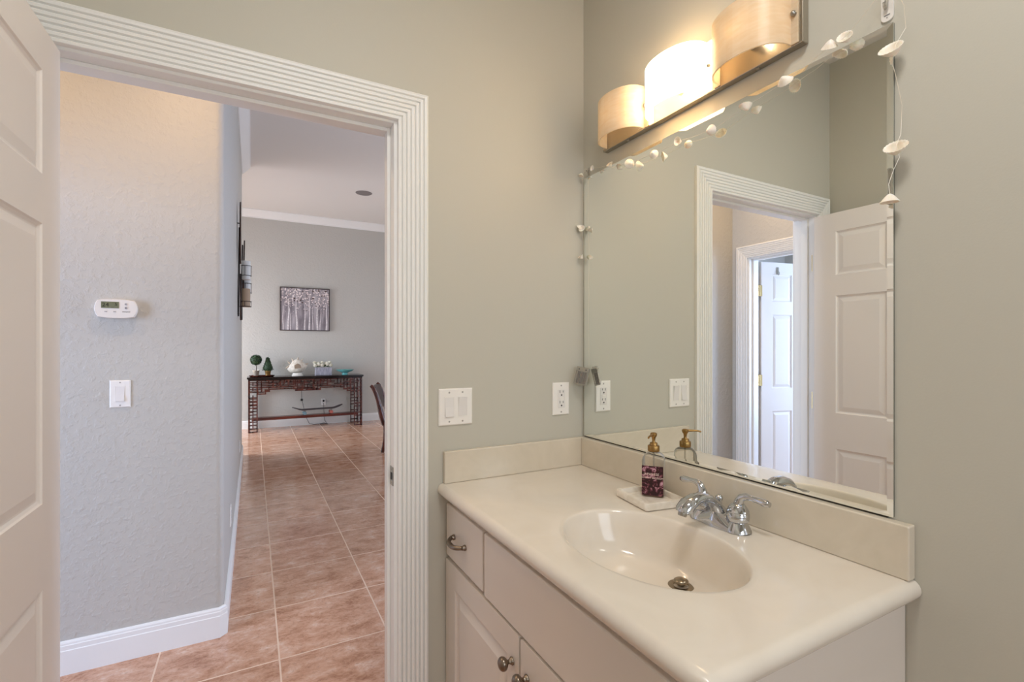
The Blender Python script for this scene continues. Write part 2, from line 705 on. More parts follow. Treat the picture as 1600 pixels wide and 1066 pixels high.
def rounded(corner, a, b, r, k=6):
    """arc points rounding an outline corner between directions to a and b"""
    c, a, b = Vector(corner), Vector(a), Vector(b)
    da, db = (a - c).normalized(), (b - c).normalized()
    cen = c + (da + db) * r
    p0, p1 = c + da * r, c + db * r
    t0 = atan2(*(p0 - cen).yx)
    t1 = atan2(*(p1 - cen).yx)
    while t1 - t0 > pi:
        t1 -= 2 * pi
    while t1 - t0 < -pi:
        t1 += 2 * pi
    return [(cen.x + r * cos(t0 + (t1 - t0) * i / k), cen.y + r * sin(t0 + (t1 - t0) * i / k)) for i in range(k + 1)]


R = 0.034
out = [(XL - 0.115, YH)]
out += rounded((XH, YH), (XL, YH), (XH, YE), R)
out += rounded((XH, YE), (XH, YH), (-3, YE), R)
out += [(-3.1, YE), (-3.1, YE - 0.12), (-0.26, YE - 0.12), (-0.26, YH + 0.12), (XL - 0.115, YH + 0.12)]
bm = B()
prism(bm, out, 0, CG)
structure(obj('wall_corridor', bm, M_hall, smooth=True), 'textured grey hall wall with thermostat, rounded outside corner', 'wall')

# far wall, left and right great room walls with window openings
bm = B()
box(bm, -3.1, YF, 0, 4.1, YF + 0.12, CG)
structure(obj('wall_far', bm, M_hall), 'grey living room wall behind the console table', 'wall')
bm = B()
box(bm, -3.12, YE, 0, -3.0, 6.98, CG)
box(bm, -3.12, 8.92, 0, -3.0, YF, CG)
box(bm, -3.12, 6.98, 0, -3.0, 8.92, 0.35)
box(bm, -3.12, 6.98, 2.75, -3.0, 8.92, CG)
structure(obj('wall_far_left', bm, M_hall), 'grey living room side wall with tall window', 'wall')
bm = B()
box(bm, 4.0, 2.66, 0, 4.12, 4.2, CG)
box(bm, 4.0, 7.8, 0, 4.12, YF, CG)
box(bm, 4.0, 4.2, 0, 4.12, 7.8, 0.4)
box(bm, 4.0, 4.2, 2.8, 4.12, 7.8, CG)
box(bm, 4.0, YA2, 0, 4.12, 1.72, CG)
box(bm, 4.0, 2.58, 0, 4.12, 2.66, CG)
box(bm, 4.0, 1.72, 2.35, 4.12, 2.58, CG)
box(bm, 4.0, 1.72, 0, 4.12, 2.58, 0.15)  # sill of the opening added for the hall end fill
structure(obj('wall_far_right', bm, M_hall), 'grey living room outside wall with windows', 'wall')
bm = B()
box(bm, 0.02, YH, CH + 0.1, 4.1, YH + 0.10, CG)
box(bm, XH + 0.004, YH + 0.03, CH + 0.1, 0.02, YH + 0.10, CG)
structure(obj('wall_header', bm, M_hall), 'plaster drop between low hall ceiling and living room', 'wall')

# hall left wall with bedroom doorway
DY0, DY1 = 1.700, 2.468
bm = B()
box(bm, XL - 0.115, YA2, 0, XL, DY0 - 0.014, CH)
box(bm, XL - 0.115, DY1 + 0.014, 0, XL, YH, CH)
box(bm, XL - 0.115, DY0 - 0.014, HD + 0.014, XL, DY1 + 0.014, CH)
structure(obj('wall_hall_left', bm, M_hall), 'hall wall with the bedroom doorway, seen in the mirror', 'wall')
# bedroom shell beyond it
bm = B()
box(bm, -3.6, 3.6, 0, XL - 0.115, 3.7, CH)
box(bm, -3.6, 0.4, 0, XL - 0.115, 0.5, CH)
box(bm, XL - 0.235, 0.5, 0, XL - 0.115, YA2, CH)
box(bm, XL - 0.235, YH, 0, XL - 0.116, 3.6, CH)
box(bm, -3.6, 0.5, 0, -3.5, 0.53, CH)
box(bm, -3.6, 1.67, 0, -3.5, 3.6, CH)
box(bm, -3.6, 0.53, 0, -3.5, 1.67, 0.50)
box(bm, -3.6, 0.53, 2.30, -3.5, 1.67, CH)
structure(obj('wall_bedroom', bm, M_hall), 'pale bedroom walls beyond the hall door', 'wall')
bm = B()
box(bm, -3.6, 0.4, CH, XL - 0.12, 3.7, CH + 0.1)
structure(obj('ceiling', bm, M_ceil), 'white bedroom ceiling beyond the hall door', 'ceiling')


def window(n, lo, hi, along, label):
    """plain white frame with glass in a wall opening"""
    e = thing('window_%d' % n, label, 'window', lo)
    e['kind'] = 'structure'
    f = B()
    t = 0.05
    (x0, y0, z0), (x1, y1, z1) = lo, hi
    if along == 'y':
        box(f, x0, y0, z0, x1, y1, z0 + t); box(f, x0, y0, z1 - t, x1, y1, z1)
        box(f, x0, y0, z0 + t, x1, y0 + t, z1 - t); box(f, x0, y1 - t, z0 + t, x1, y1, z1 - t)
        ym = (y0 + y1) / 2
        box(f, x0 + 0.01, ym - 0.02, z0 + t, x1 - 0.01, ym + 0.02, z1 - t)
        g = B(); xm = (x0 + x1) / 2
        box(g, xm - 0.002, y0 + t, z0 + t, xm + 0.002, ym - 0.02, z1 - t)
        box(g, xm - 0.002, ym + 0.02, z0 + t, xm + 0.002, y1 - t, z1 - t)
    else:
        box(f, x0, y0, z0, x1, y1, z0 + t); box(f, x0, y0, z1 - t, x1, y1, z1)
        box(f, x0, y0, z0 + t, x0 + t, y1, z1 - t); box(f, x1 - t, y0, z0 + t, x1, y1, z1 - t)
        zm = (z0 + z1) / 2
        box(f, x0 + t, y0 + 0.01, zm - 0.02, x1 - t, y1 - 0.01, zm + 0.02)
        g = B(); ym = (y0 + y1) / 2
        box(g, x0 + t, ym - 0.002, z0 + t, x1 - t, ym + 0.002, zm - 0.02)
        box(g, x0 + t, ym - 0.002, zm + 0.02, x1 - t, ym + 0.002, z1 - t)
    obj('window_frame', f, M_trim, e)
    obj('pane', g, M_glass, e)


window(1, (-3.11, 6.982, 0.352), (-3.04, 8.918, 2.748), 'y', 'tall living room window at the far left')
window(2, (4.03, 4.202, 0.402), (4.11, 7.798, 2.798), 'y', 'wide living room window on the right')
window(3, (4.03, 1.722, 0.152), (4.11, 2.578, 2.348), 'y', 'added unseen glazed opening at the hall end for cool fill light')
window(4, (-3.59, 0.532, 0.502), (-3.53, 1.668, 2.298), 'y', 'bedroom window beyond the hall door')
window(5, (wx0 + 0.002, YD - 0.11, wz0 + 0.002), (wx1 - 0.002, YD - 0.05, wz1 - 0.002), 'x', 'added unseen window behind the camera for bathroom fill light')


# ------------------------------------------------------------------ trim
CAS_W = 0.098
# reeded casing: seven bands with grooves between, (across from inner edge, depth)
cas = [(0.0, 0.0), (0.0, 0.012)]
band = CAS_W / 7.0
for k in range(7):
    u0 = k * band
    cas += [(u0 + 0.0012, 0.0165), (u0 + band * 0.5, 0.0185), (u0 + band - 0.0045, 0.0165)]
    if k < 6:
        cas += [(u0 + band - 0.0026, 0.0085), (u0 + band - 0.0008, 0.0105)]
cas += [(CAS_W, 0.013), (CAS_W, 0.0)]


def casing(bm, origin, u, n, half0, half1, top, prof=cas):
    """mitred U casing round an opening from local x=half0 to half1, head at z=top"""
    M = face_mtx(origin, u, n)
    cols = []
    for s, d in prof:
        cols.append([(half0 - s, 0), (half0 - s, top + s), (half1 + s, top + s), (half1 + s, 0)])
    vv = [[bm.verts.new(M @ Vector((x, prof[i][1], z))) for x, z in c] for i, c in enumerate(cols)]
    for i in range(len(prof) - 1):
        for j in range(3):
            bm.faces.new((vv[i][j], vv[i][j + 1], vv[i + 1][j + 1], vv[i + 1][j]))
    for j in (0, 3):
        bm.faces.new([vv[i][j] for i in range(len(prof))])


bm = B()
casing(bm, (0, YA, 0), (1, 0, 0), (0, -1, 0), OL - 0.008, OP + 0.010, HD + 0.008)
structure(obj('trim_1', bm, M_trim), 'white reeded door casing on the bathroom side', 'door casing')
bm = B()
casing(bm, (0, YA2, 0), (1, 0, 0), (0, 1, 0), OL - 0.008, OP + 0.010, HD + 0.008)
structure(obj('trim_2', bm, M_trim), 'white reeded door casing on the hall side of the doorway', 'door casing')
bm = B()
casing(bm, (XL, 0, 0), (0, 1, 0), (1, 0, 0), DY0 - 0.008, DY1 + 0.010, HD + 0.008)
structure(obj('trim_3', bm, M_trim), 'white reeded casing of the bedroom doorway, seen in the mirror', 'door casing')


def jamb(o, u, n, a, b, depth, stop0, stop1, label, num):
    """jamb boards lining an opening; local x from a to b, wall runs from y=0 back to y=-depth"""
    M = face_mtx(o, u, n)
    e = bmesh.new()
    t = 0.0135
    box(e, a - t, -depth, 0, a, 0, HD + t, M)
    box(e, b, -depth, 0, b + t, 0, HD + t, M)
    box(e, a, -depth, HD, b, 0, HD + t, M)
    s = 0.011
    box(e, a, stop0, 0, a + s, stop1, HD, M)
    box(e, b - s, stop0, 0, b, stop1, HD, M)
    box(e, a + s, stop0, HD - s, b - s, stop1, HD, M)
    return structure(obj('trim_%d' % num, e, M_trim, bevel=0.0012, seg=1), label, 'door jamb')


tj = jamb((0, YA, 0), (1, 0, 0), (0, -1, 0), OL, OP, 0.115, -0.075, -0.040, 'white door jamb and stop of the bathroom doorway', 4)
jamb((XL, 0, 0), (0, 1, 0), (1, 0, 0), DY0, DY1, 0.115, -0.075, -0.040, 'white jamb of the bedroom doorway', 5)

# strike plate on the right jamb
e = thing('strike_plate', 'small nickel strike plate on the right door jamb', 'strike plate', (OP, YA + 0.02, 0.939))
bm = B()
M = face_mtx((OP, YA + 0.021, 0.939), (0, 1, 0), (-1, 0, 0))
prism(bm, [(-0.017, -0.0), (0.017, 0.0)][:0] or [(-0.0165, 0.0003), (0.0165, 0.0003), (0.0165, 0.0021), (-0.0165, 0.0021)], -0.029, 0.029, M)
obj("plate", bm, M_steel, e)
bm = B()
box(bm, -0.007, 0.0022, -0.011, 0.007, 0.0030, 0.011, M)
obj('latch_hole', bm, M_dark, e)
for z in (-0.021, 0.021):
    bm = B()
    lathe(bm, [(0, 0), (0.0035, 0), (0.003, 0.0012), (0, 0.0014)], mtx=M @ Matrix.Translation((0, 0.0021, z)) @ Matrix.Rotation(-pi / 2, 4, 'X'), seg=10)
    obj('screw', bm, M_steel, e)

# baseboards
bp = [(0.0, 0.0), (0.015, 0.0), (0.015, 0.098), (0.0125, 0.101), (0.0125, 0.118), (0.010, 0.121), (0.0095, 0.128), (0.006, 0.134), (0.0, 0.136)]


def baseboard(name, path, label, side=1.0):
    b = B()
    sweep(b, path, bp, side)
    return structure(obj(name, b, M_trim), label, 'baseboard')


c45 = 0.020
baseboard('baseboard_corridor', [(XL, YH - 0.0005), (XH - c45, YH - 0.0005), (XH + 0.0005, YH + c45), (XH + 0.0005, YE - c45), (XH - c45, YE + 0.0005), (-3.0, YE + 0.0005)],
          'white baseboard wrapping the hall corner and running down the corridor')
baseboard('baseboard_far', [(-3.0, YF - 0.0005), (4.0, YF - 0.0005)], 'white baseboard under the console table wall')
baseboard('baseboard_front', [(4.0, YA2 + 0.0005), (OP + 0.13, YA2 + 0.0005)], 'white baseboard on the hall side right of the doorway')
baseboard('baseboard_left', [(XC + 0.0005, YD), (XC + 0.0005, YA)], 'white baseboard behind the open door')
baseboard('baseboard_right', [(XB - 0.0005, 0.455), (XB - 0.0005, YD)], 'white baseboard right of the vanity')

# crown moulding
cp = [(0.0, 0.0), (0.0, -0.125), (0.010, -0.125), (0.014, -0.108), (0.030, -0.095), (0.058, -0.062), (0.080, -0.034), (0.088, -0.020), (0.098, -0.014), (0.098, 0.0)]


def crown(num, path, label, side=1.0):
    b = B()
    sweep(b, path, [(o, z + CG - 0.0005) for o, z in cp], side)
    return structure(obj('trim_%d' % num, b, M_trim, smooth=True, sharp=25), label, 'crown moulding')


crown(6, [(XH + 0.0005, YH + 0.11), (XH + 0.0005, YE - 0.02), (XH - 0.02, YE + 0.0005), (-3.0, YE + 0.0005)], 'white crown moulding high on the corridor wall')
crown(7, [(-3.0, YF - 0.0005), (4.0, YF - 0.0005)], 'white crown moulding along the far living room wall')

# ------------------------------------------------------------------ six panel doors
DW, DH, DT = 0.808, 2.022, 0.035
ST, PW = 0.107, 0.2275
c2 = DW - ST - PW
rows = [(0.245, 0.815), (0.998, 1.598), (1.704, 1.926)]
DPAN = [(x, z0, x + PW, z1) for x in (ST, c2) for z0, z1 in rows]


def hinge(parent, p, d1, d2, mtl=M_brass2):
    """butt hinge: barrel at p, leaves along d1 and d2 (unit XY)"""
    b = B()
    hh = 0.044
    for k in range(5):
        z0 = p[2] - hh + k * 2 * hh / 5
        lathe(b, [(0.0058, 0.0004), (0.0058, 2 * hh / 5 - 0.0008)], (p[0], p[1], z0), 12)
    lathe(b, [(0.0045, 0), (0.0048, 0.003), (0.002, 0.006)], (p[0], p[1], p[2] + hh), 10)
    for d in (d1, d2):
        dx, dy = d
        nx, ny = -dy * 0.0008, dx * 0.0008
        prism(b, [(p[0] - nx, p[1] - ny), (p[0] + dx * 0.03 - nx, p[1] + dy * 0.03 - ny),
                  (p[0] + dx * 0.03 + nx, p[1] + dy * 0.03 + ny), (p[0] + nx, p[1] + ny)], p[2] - hh, p[2] + hh)
    return obj('hinge', b, mtl, parent, smooth=True)


def knob_set(parent, p, n, mtl):
    """round door knob with rose, axis along n"""
    b = B()
    lathe(b, [(0, 0.0005), (0.031, 0.0005), (0.031, 0.004), (0.026, 0.009), (0.012, 0.011), (0.011, 0.032), (0.018, 0.038),
              (0.0265, 0.048), (0.0275, 0.058), (0.022, 0.067), (0.010, 0.071), (0, 0.0715)], mtx=axis_mtx(p, n), seg=24)
    return obj('door_knob', b, mtl, parent, smooth=True)


# bathroom door, open at a right angle: visible face looks to +x
XD = -0.396
e = structure(thing('door_1', 'white six-panel door standing open at the left edge', 'door', (XD - 0.018, 1.10, 0)),
              'white six-panel door standing open at the left edge', 'door')
bm = B()
# local x runs from the hinge towards -y, local y out to +x
M = face_mtx((XD, 1.4885, 0.012), (0, -1, 0), (1, 0, 0))
panel_slab(bm, DW, DH, DT, DPAN, M)
slab = obj('door_slab', bm, M_door, e)
for z in (0.30, 1.06, 1.80):
    hinge(e, (OL - 0.0060, 1.4930, z), (0.2, 1.0), (1.0, -0.08), M_brass2)
knob_set(e, (XD, 1.4885 - DW + 0.06, 0.93), (1, 0, 0), M_nickel)
knob_set(e, (XD - DT, 1.4885 - DW + 0.06, 0.93), (-1, 0, 0), M_nickel)

# bedroom door, swung into the bedroom
hx, hy = XL - 0.118, DY1 - 0.004
ang = radians(102)
du = Vector((-0.978, -0.208, 0)).normalized()
dn = Vector((0.208, -0.978, 0)).normalized()
e = structure(thing('door_2', '', 'door', (hx, hy, 0)), 'white six-panel bedroom door with brass hinges, seen in the mirror', 'door')
bm = B()
DPAN2 = [(x, z0, x + 0.2, z1) for x in (ST, 0.756 - ST - 0.2) for z0, z1 in rows]
og = Vector((hx, hy, 0.012)) + du * 0.020 + dn * 0.002
M = face_mtx(og, du, dn)
panel_slab(bm, 0.756, DH, DT, DPAN2, M)
obj('door_slab', bm, M_door, e)
for z in (0.25, 1.08, 1.80):
    hinge(e, (hx + 0.004, hy - 0.002, z), (-0.978, -0.208), (1, 0.05), M_brass2)
# clothes hook near the top of the bedroom door
hk = thing('door_hook', 'small clear adhesive hook near the top of the bedroom door', 'hook', og + du * 0.16 + dn * 0.0005 + Vector((0, 0, 1.93)))
bm = B()
MH = face_mtx(og + du * 0.16 + Vector((0, 0, 1.955)), du, dn)
box(bm, -0.012, 0.0006, -0.03, 0.012, 0.004, 0.03, MH)
obj('hook_base', bm, M_clear, hk, bevel=0.0015)
bm = B()
tube(bm, [MH @ Vector(p) for p in ((0, 0.005, 0.0), (0, 0.016, -0.012), (0, 0.02, -0.026), (0, 0.012, -0.036), (0, 0.006, -0.03))], 0.0025, 8)
obj('hook_arm', bm, M_steel, hk, smooth=True)


# ------------------------------------------------------------------ switch plates and outlets
def plate_shape(bm, w, h, M):
    a = [(w / 2, 0.0006), (w / 2, 0.003), (w / 2 - 0.0035, 0.0062)]
    rings = []
    for hw, d in a:
        hh = h / 2 - (w / 2 - hw)
        rings.append([bm.verts.new(M @ Vector((sx * hw, d, sz * hh))) for sx, sz in ((-1, -1), (1, -1), (1, 1), (-1, 1))])
    for r0, r1 in zip(rings[:-1], rings[1:]):
        for k in range(4):
            bm.faces.new((r0[k], r0[(k + 1) % 4], r1[(k + 1) % 4], r1[k]))
    bm.faces.new(rings[0])
    bm.faces.new(rings[-1])


def screws(e, spots, M, d=0.0062):
    for x, z in spots:
        b = B()
        lathe(b, [(0, 0), (0.0032, 0), (0.0026, 0.0011), (0, 0.0013)], mtx=M @ Matrix.Translation((x, d, z)) @ Matrix.Rotation(-pi / 2, 4, 'X'), seg=10)
        obj('screw', b, M_screw, e, smooth=True)


def rocker(e, x, M, up, m=M_rocker):
    b = B()
    # decora frame lip
    for (x0, z0, x1, z1) in ((-0.0175, -0.0345, 0.0175, -0.0325), (-0.0175, 0.0325, 0.0175, 0.0345), (-0.0175, -0.0325, -0.0158, 0.0325), (0.0158, -0.0325, 0.0175, 0.0325)):
        box(b, x + x0, 0.0060, z0, x + x1, 0.0072, z1, M)
    obj('rocker_frame', b, M_plate, e)
    b = B()
    t, lo = (0.0120, 0.0068) if up else (0.0068, 0.0120)
    mid = 0.0082
    pr = [(-0.031, lo), (0.0, mid), (0.031, t)]
    L, Rr = [], []
    for z, d in pr:
        L.append((b.verts.new(M @ Vector((x - 0.0148, d, z))), b.verts.new(M @ Vector((x - 0.0148, 0.0063, z)))))
        Rr.append((b.verts.new(M @ Vector((x + 0.0148, d, z))), b.verts.new(M @ Vector((x + 0.0148, 0.0063, z)))))
    for i in range(2):
        b.faces.new((L[i][0], Rr[i][0], Rr[i + 1][0], L[i + 1][0]))
        b.faces.new((L[i][1], Rr[i][1], Rr[i + 1][1], L[i + 1][1]))
        b.faces.new((L[i][0], L[i + 1][0], L[i + 1][1], L[i][1]))
        b.faces.new((Rr[i][0], Rr[i + 1][0], Rr[i + 1][1], Rr[i][1]))
    b.faces.new((L[0][0], Rr[0][0], Rr[0][1], L[0][1]))
    b.faces.new((L[2][0], Rr[2][0], Rr[2][1], L[2][1]))
    obj('rocker', b, m, e)


def socket(e, z, M, parent_name='socket'):
    b = B()
    box(b, -0.0045 - 0.0036, 0.0081, z + 0.003, -0.0045 - 0.0018, 0.0086, z + 0.0125, M)
    box(b, 0.0045 + 0.0018, 0.0081, z + 0.004, 0.0045 + 0.0036, 0.0086, z + 0.0115, M)
    lathe(b, [(0, 0), (0.0030, 0), (0.0030, 0.0005), (0, 0.0005)], mtx=M @ Matrix.Translation((0, 0.0081, z - 0.005)) @ Matrix.Rotation(-pi / 2, 4, 'X'), seg=12)
    obj('slots', b, M_dark, e)


# double switch
PWd, PHt = 0.1195, 0.122
M = face_mtx((0.5935, YA, 1.1480), (1, 0, 0), (0, -1, 0))
e = thing('light_switch', 'white double rocker switch plate between the door casing and the vanity', 'light switch', (0.5935, YA, 1.148))
bm = B(); plate_shape(bm, PWd, PHt, M); obj('cover_plate', bm, M_plate, e, bevel=0.0006, seg=1)
rocker(e, -0.0235, M, False); rocker(e, 0.0235, M, True)
screws(e, [(-0.0235, 0.048), (0.0235, 0.048), (-0.0235, -0.048), (0.0235, -0.048)], M)

# GFCI outlet
M = face_mtx((1.0132, YA, 1.1535), (1, 0, 0), (0, -1, 0))
e = thing('wall_outlet', 'white two-socket outlet with test buttons beside the mirror corner', 'outlet', (1.0132, YA, 1.1535))
bm = B(); plate_shape(bm, 0.0735, 0.121, M); obj('cover_plate', bm, M_plate, e, bevel=0.0006, seg=1)
bm = B(); box(bm, -0.0165, 0.0063, -0.0335, 0.0165, 0.0080, 0.0335, M)
rf = obj('receptacle', bm, M_rocker, e, bevel=0.0006, seg=1)
socket(rf, 0.019, M); socket(rf, -0.020, M)
for z in (0.0035, -0.0035):
    bm = B(); box(bm, -0.009, 0.0081, z - 0.0024, 0.009, 0.0094, z + 0.0024, M); obj('test_button', bm, M_plate, rf)
screws(e, [(0, 0.049), (0, -0.049)], M)

# hall switch
M = face_mtx((-0.5015, YH, 1.1455), (1, 0, 0), (0, -1, 0))
e = thing('light_switch', 'white single rocker switch under the thermostat', 'light switch', (-0.5015, YH, 1.1455))
bm = B(); plate_shape(bm, 0.0715, 0.117, M); obj('cover_plate', bm, M_plate, e, bevel=0.0006, seg=1)
rocker(e, 0, M, False)
screws(e, [(0, 0.049), (0, -0.049)], M)


def small_outlet(loc, u, n, label):
    M = face_mtx(loc, u, n)
    e = thing('wall_outlet', label, 'outlet', loc)
    b = B(); plate_shape(b, 0.0715, 0.117, M); obj('cover_plate', b, M_plate, e)
    for z in (0.020, -0.020):
        b = B(); box(b, -0.0165, 0.0063, z - 0.0135, 0.0165, 0.0080, z + 0.0135, M)
        r = obj('receptacle', b, M_rocker, e)
        socket(r, z, M)
    screws(e, [(0, 0)], M)
    return M


small_outlet((XH, 3.32, 0.345), (0, 1, 0), (1, 0, 0), 'white outlet low on the corridor wall nearest the hall corner')
small_outlet((XH, 5.65, 0.335), (0, 1, 0), (1, 0, 0), 'white outlet low on the corridor wall near its far end')
small_outlet((1.095, YF, 0.385), (1, 0, 0), (0, -1, 0), 'white outlet on the far wall beneath the console table')

# ------------------------------------------------------------------ thermostat
tx, tz = -0.5115, 1.5095
M = face_mtx((tx, YH, tz), (1, 0, 0), (0, -1, 0))
e = thing('thermostat', 'white digital thermostat with grey-green screen on the hall wall', 'thermostat', (tx, YH, tz))


def thermo_outline(w, h, k=8):
    pts = []
    for i in range(k + 1):   # right side bows out
        t = -1 + 2 * i / k
        pts.append((w / 2 - 0.011 * t * t, t * h / 2 * 0.86))
    for i in range(1, k):
        t = 1 - 2 * i / k
        pts.append((t * (w / 2 - 0.016), h / 2 - 0.004 * t * t))
    for i in range(k + 1):
        t = 1 - 2 * i / k
        pts.append((-w / 2 + 0.011 * t * t, t * h / 2 * 0.86))
    for i in range(1, k):
        t = -1 + 2 * i / k
        pts.append((t * (w / 2 - 0.016), -h / 2 + 0.004 * t * t))
    return pts


bm = B()
rings = []
for sc, d in ((0.97, 0.0006), (1.0, 0.010), (1.0, 0.022), (0.985, 0.026), (0.955, 0.0285)):
    rings.append([bm.verts.new(M @ Vector((x * sc, d, z * sc))) for x, z in thermo_outline(0.146, 0.082)])
for r0, r1 in zip(rings[:-1], rings[1:]):
    for k in range(len(r0)):
        bm.faces.new((r0[k], r0[(k + 1) % len(r0)], r1[(k + 1) % len(r0)], r1[k]))
bm.faces.new(rings[0]); bm.faces.new(rings[-1])
obj('housing', bm, mat('thermostat_plastic', (232, 226, 218), 0.4), e, smooth=True, sharp=35)
bm = B()
box(bm, -0.0485, 0.0287, 0.0015, 0.0105, 0.0300, 0.0285, M)
scr = obj('screen', bm, mat('lcd_grey_green', (118, 122, 96), 0.2), e)
bm = B()
TM = M @ Matrix(((1, 0, 0, 0), (0, 0, 1, 0), (0, 1, 0, 0), (0, 0, 0, 1)))
text_mesh(bm, '24', 0.024, TM @ Matrix.Translation((-0.034, 0.0145, 0.0303)))
text_mesh(bm, '_', 0.018, TM @ Matrix.Translation((-0.011, 0.012, 0.0303)))
text_mesh(bm, '5', 0.018, TM @ Matrix.Translation((0.001, 0.0175, 0.0303)))
obj('digits', bm, mat('lcd_digit', (52, 50, 36), 0.4), scr)
for z in (0.0195, 0.0035):
    bm = B()
    lathe(bm, [(0, 0), (0.0055, 0), (0.0050, 0.002), (0, 0.0024)], mtx=M @ Matrix.Translation((0.0345, 0.0286, z)) @ Matrix.Rotation(-pi / 2, 4, 'X'), seg=16)
    bt = obj('button', bm, mat('grey_button', (196, 190, 188), 0.4), e, smooth=True)
    bm = B()
    s = 1 if z > 0.01 else -1
    prism(bm, [(0.0325, 0.0311), (0.0365, 0.0311), (0.0365, 0.0314), (0.0325, 0.0314)], z - 0.001 + 0.0005 * s, z + 0.0015, M)
    obj('arrow', bm, M_dark, bt)
for x in (-0.033, -0.004):
    bm = B()
    box(bm, x - 0.0045, 0.0286, -0.0150, x + 0.0045, 0.0300, -0.0112, M)
    obj('button', bm, mat('grey_button_low', (170, 164, 160), 0.4), e, bevel=0.001)
bm = B()
text_mesh(bm, 'Honeywell', 0.0062, TM @ Matrix.Translation((0.035, -0.0125, 0.0288)))
obj('lettering', bm, mat('print_grey', (110, 104, 102), 0.5), e)

# ------------------------------------------------------------------ vanity cabinet
XFc = 0.578          # carcass front
ZT = 0.868
e_cab = thing('vanity_cabinet', 'cream painted vanity cabinet under the marble top', 'vanity cabinet', (0.85, 0.98, 0))
bm = B()
box(bm, XFc, 0.462, 0.10, XB - 0.002, 0.480, ZT)
box(bm, XFc, 1.480, 0.10, XB - 0.002, 1.498, ZT)
box(bm, XB - 0.008, 0.480, 0.10, XB - 0.002, 1.480, ZT)
box(bm, XFc, 0.480, 0.10, XB - 0.008, 1.480, 0.118)
box(bm, XFc, 0.480, 0.118, XFc + 0.018, 1.480, 0.150)
box(bm, XFc, 0.480, 0.820, XFc + 0.018, 1.480, ZT)
box(bm, XFc, 0.480, 0.640, XFc + 0.018, 1.480, 0.690)
box(bm, XFc, 0.975, 0.150, XFc + 0.018, 1.021, 0.640)
box(bm, XFc, 1.185, 0.690, XFc + 0.018, 1.225, 0.820)
box(bm, XFc + 0.06, 0.47, 0.0005, XB - 0.004, 1.497, 0.10)
obj('cabinet_body', bm, M_cab, e_cab)


def cab_front(y0, y1, z0, z1, panels=(), T=0.019, name='door'):
    """front slab on the carcass; local x from y1 towards -y"""
    b = B()
    M = face_mtx((XFc - 0.0005 - T * 0 - 0.0, y1, z0), (0, -1, 0), (-1, 0, 0))
    M = face_mtx((XFc - 0.001 - T, y1, z0), (0, -1, 0), (-1, 0, 0))
    panel_slab(b, y1 - y0, z1 - z0, T, list(panels), M, groove=0.009, slope=0.010, field=0.038, rise=0.0085, back=False)
    return obj(name, b, M_cab, e_cab, bevel=0.0045, seg=3)


dr = cab_front(1.209, 1.492, 0.668, 0.836, name='drawer')
ff = cab_front(0.470, 1.200, 0.662, 0.836, name='false_front')
dw = 0.498
pn = [(0.088, 0.09, dw - 0.072, 0.550 - 0.074)]
d1 = cab_front(1.002, 1.494, 0.112, 0.655, [(0.082, 0.085, 0.492 - 0.062, 0.543 - 0.076)])
d2 = cab_front(0.470, 0.994, 0.112, 0.655, [(0.062, 0.085, 0.524 - 0.082, 0.543 - 0.076)])
xf = XFc - 0.001 - 0.019


def cab_knob(parent, y, z):
    b = B()
    lathe(b, [(0, 0.0004), (0.0095, 0.0004), (0.0100, 0.003), (0.0070, 0.006), (0.0052, 0.010), (0.0058, 0.014), (0.0100, 0.0165), (0.0148, 0.021), (0.0165, 0.026), (0.0155, 0.031),
              (0.011, 0.0355), (0.005, 0.0375), (0, 0.038)], mtx=axis_mtx((xf, y, z), (-1, 0, 0)), seg=24)
    obj('knob', b, M_nickel, parent, smooth=True, sharp=60)


cab_knob(d1, 1.034, 0.580)
cab_knob(d2, 0.962, 0.580)
bm = B()
pts = []
for i in range(13):
    t = -1 + 2 * i / 12
    pts.append((xf - 0.010 - 0.020 * (1 - abs(t) ** 3), 1.374 - 0.045 * t, 0.748 - 0.004 * (1 - t * t)))
tube(bm, pts, [0.0062 + 0.0014 * abs(sin(i * pi / 12)) for i in range(13)], 10)
for s in (-1, 1):
    lathe(bm, [(0, 0.0004), (0.0085, 0.0004), (0.0088, 0.004), (0.0068, 0.008), (0.0066, 0.012), (0, 0.0135)], mtx=axis_mtx((xf, 1.374 + s * 0.045, 0.748), (-1, 0, 0)), seg=16)
obj('pull_handle', bm, M_nickel, dr, smooth=True, sharp=60)

# ------------------------------------------------------------------ vanity top with oval basin
ZC = 0.900
cxs, cys, ea, eb = 0.7925, 0.8216, 0.1675, 0.2345
X0, X1, Y0, Y1 = 0.531, XB - 0.0012, 0.436, YA - 0.0012
e_top = thing('marble_countertop', 'cream cultured marble countertop with integral oval sink', 'countertop', ((X0 + X1) / 2, (Y0 + Y1) / 2, ZT))
bm = B()
angs = set(round(2 * pi * k / 96, 6) for k in range(96))
for cx_, cy_ in ((X0, Y0), (X1, Y0), (X1, Y1), (X0, Y1)):
    angs.add(round(atan2((cy_ - cys), (cx_ - cxs)) % (2 * pi), 6))
angs = sorted(angs)


def rect_pt(a, inset):
    x0, x1, y0, y1 = X0 + inset, X1, Y0 + inset, Y1
    # boundary of full rectangle, then mapped so the front and right sides move in
    dx, dy = cos(a), sin(a)
    ts = []
    if dx > 1e-9: ts.append((X1 - cxs) / dx)
    if dx < -1e-9: ts.append((X0 - cxs) / dx)
    if dy > 1e-9: ts.append((Y1 - cys) / dy)
    if dy < -1e-9: ts.append((Y0 - cys) / dy)
    t = min(ts)
    px_, py_ = cxs + dx * t, cys + dy * t
    fx = (px_ - X0) / (X1 - X0)
    fy = (py_ - Y0) / (Y1 - Y0)
    return x0 + fx * (x1 - x0), y0 + fy * (y1 - y0)


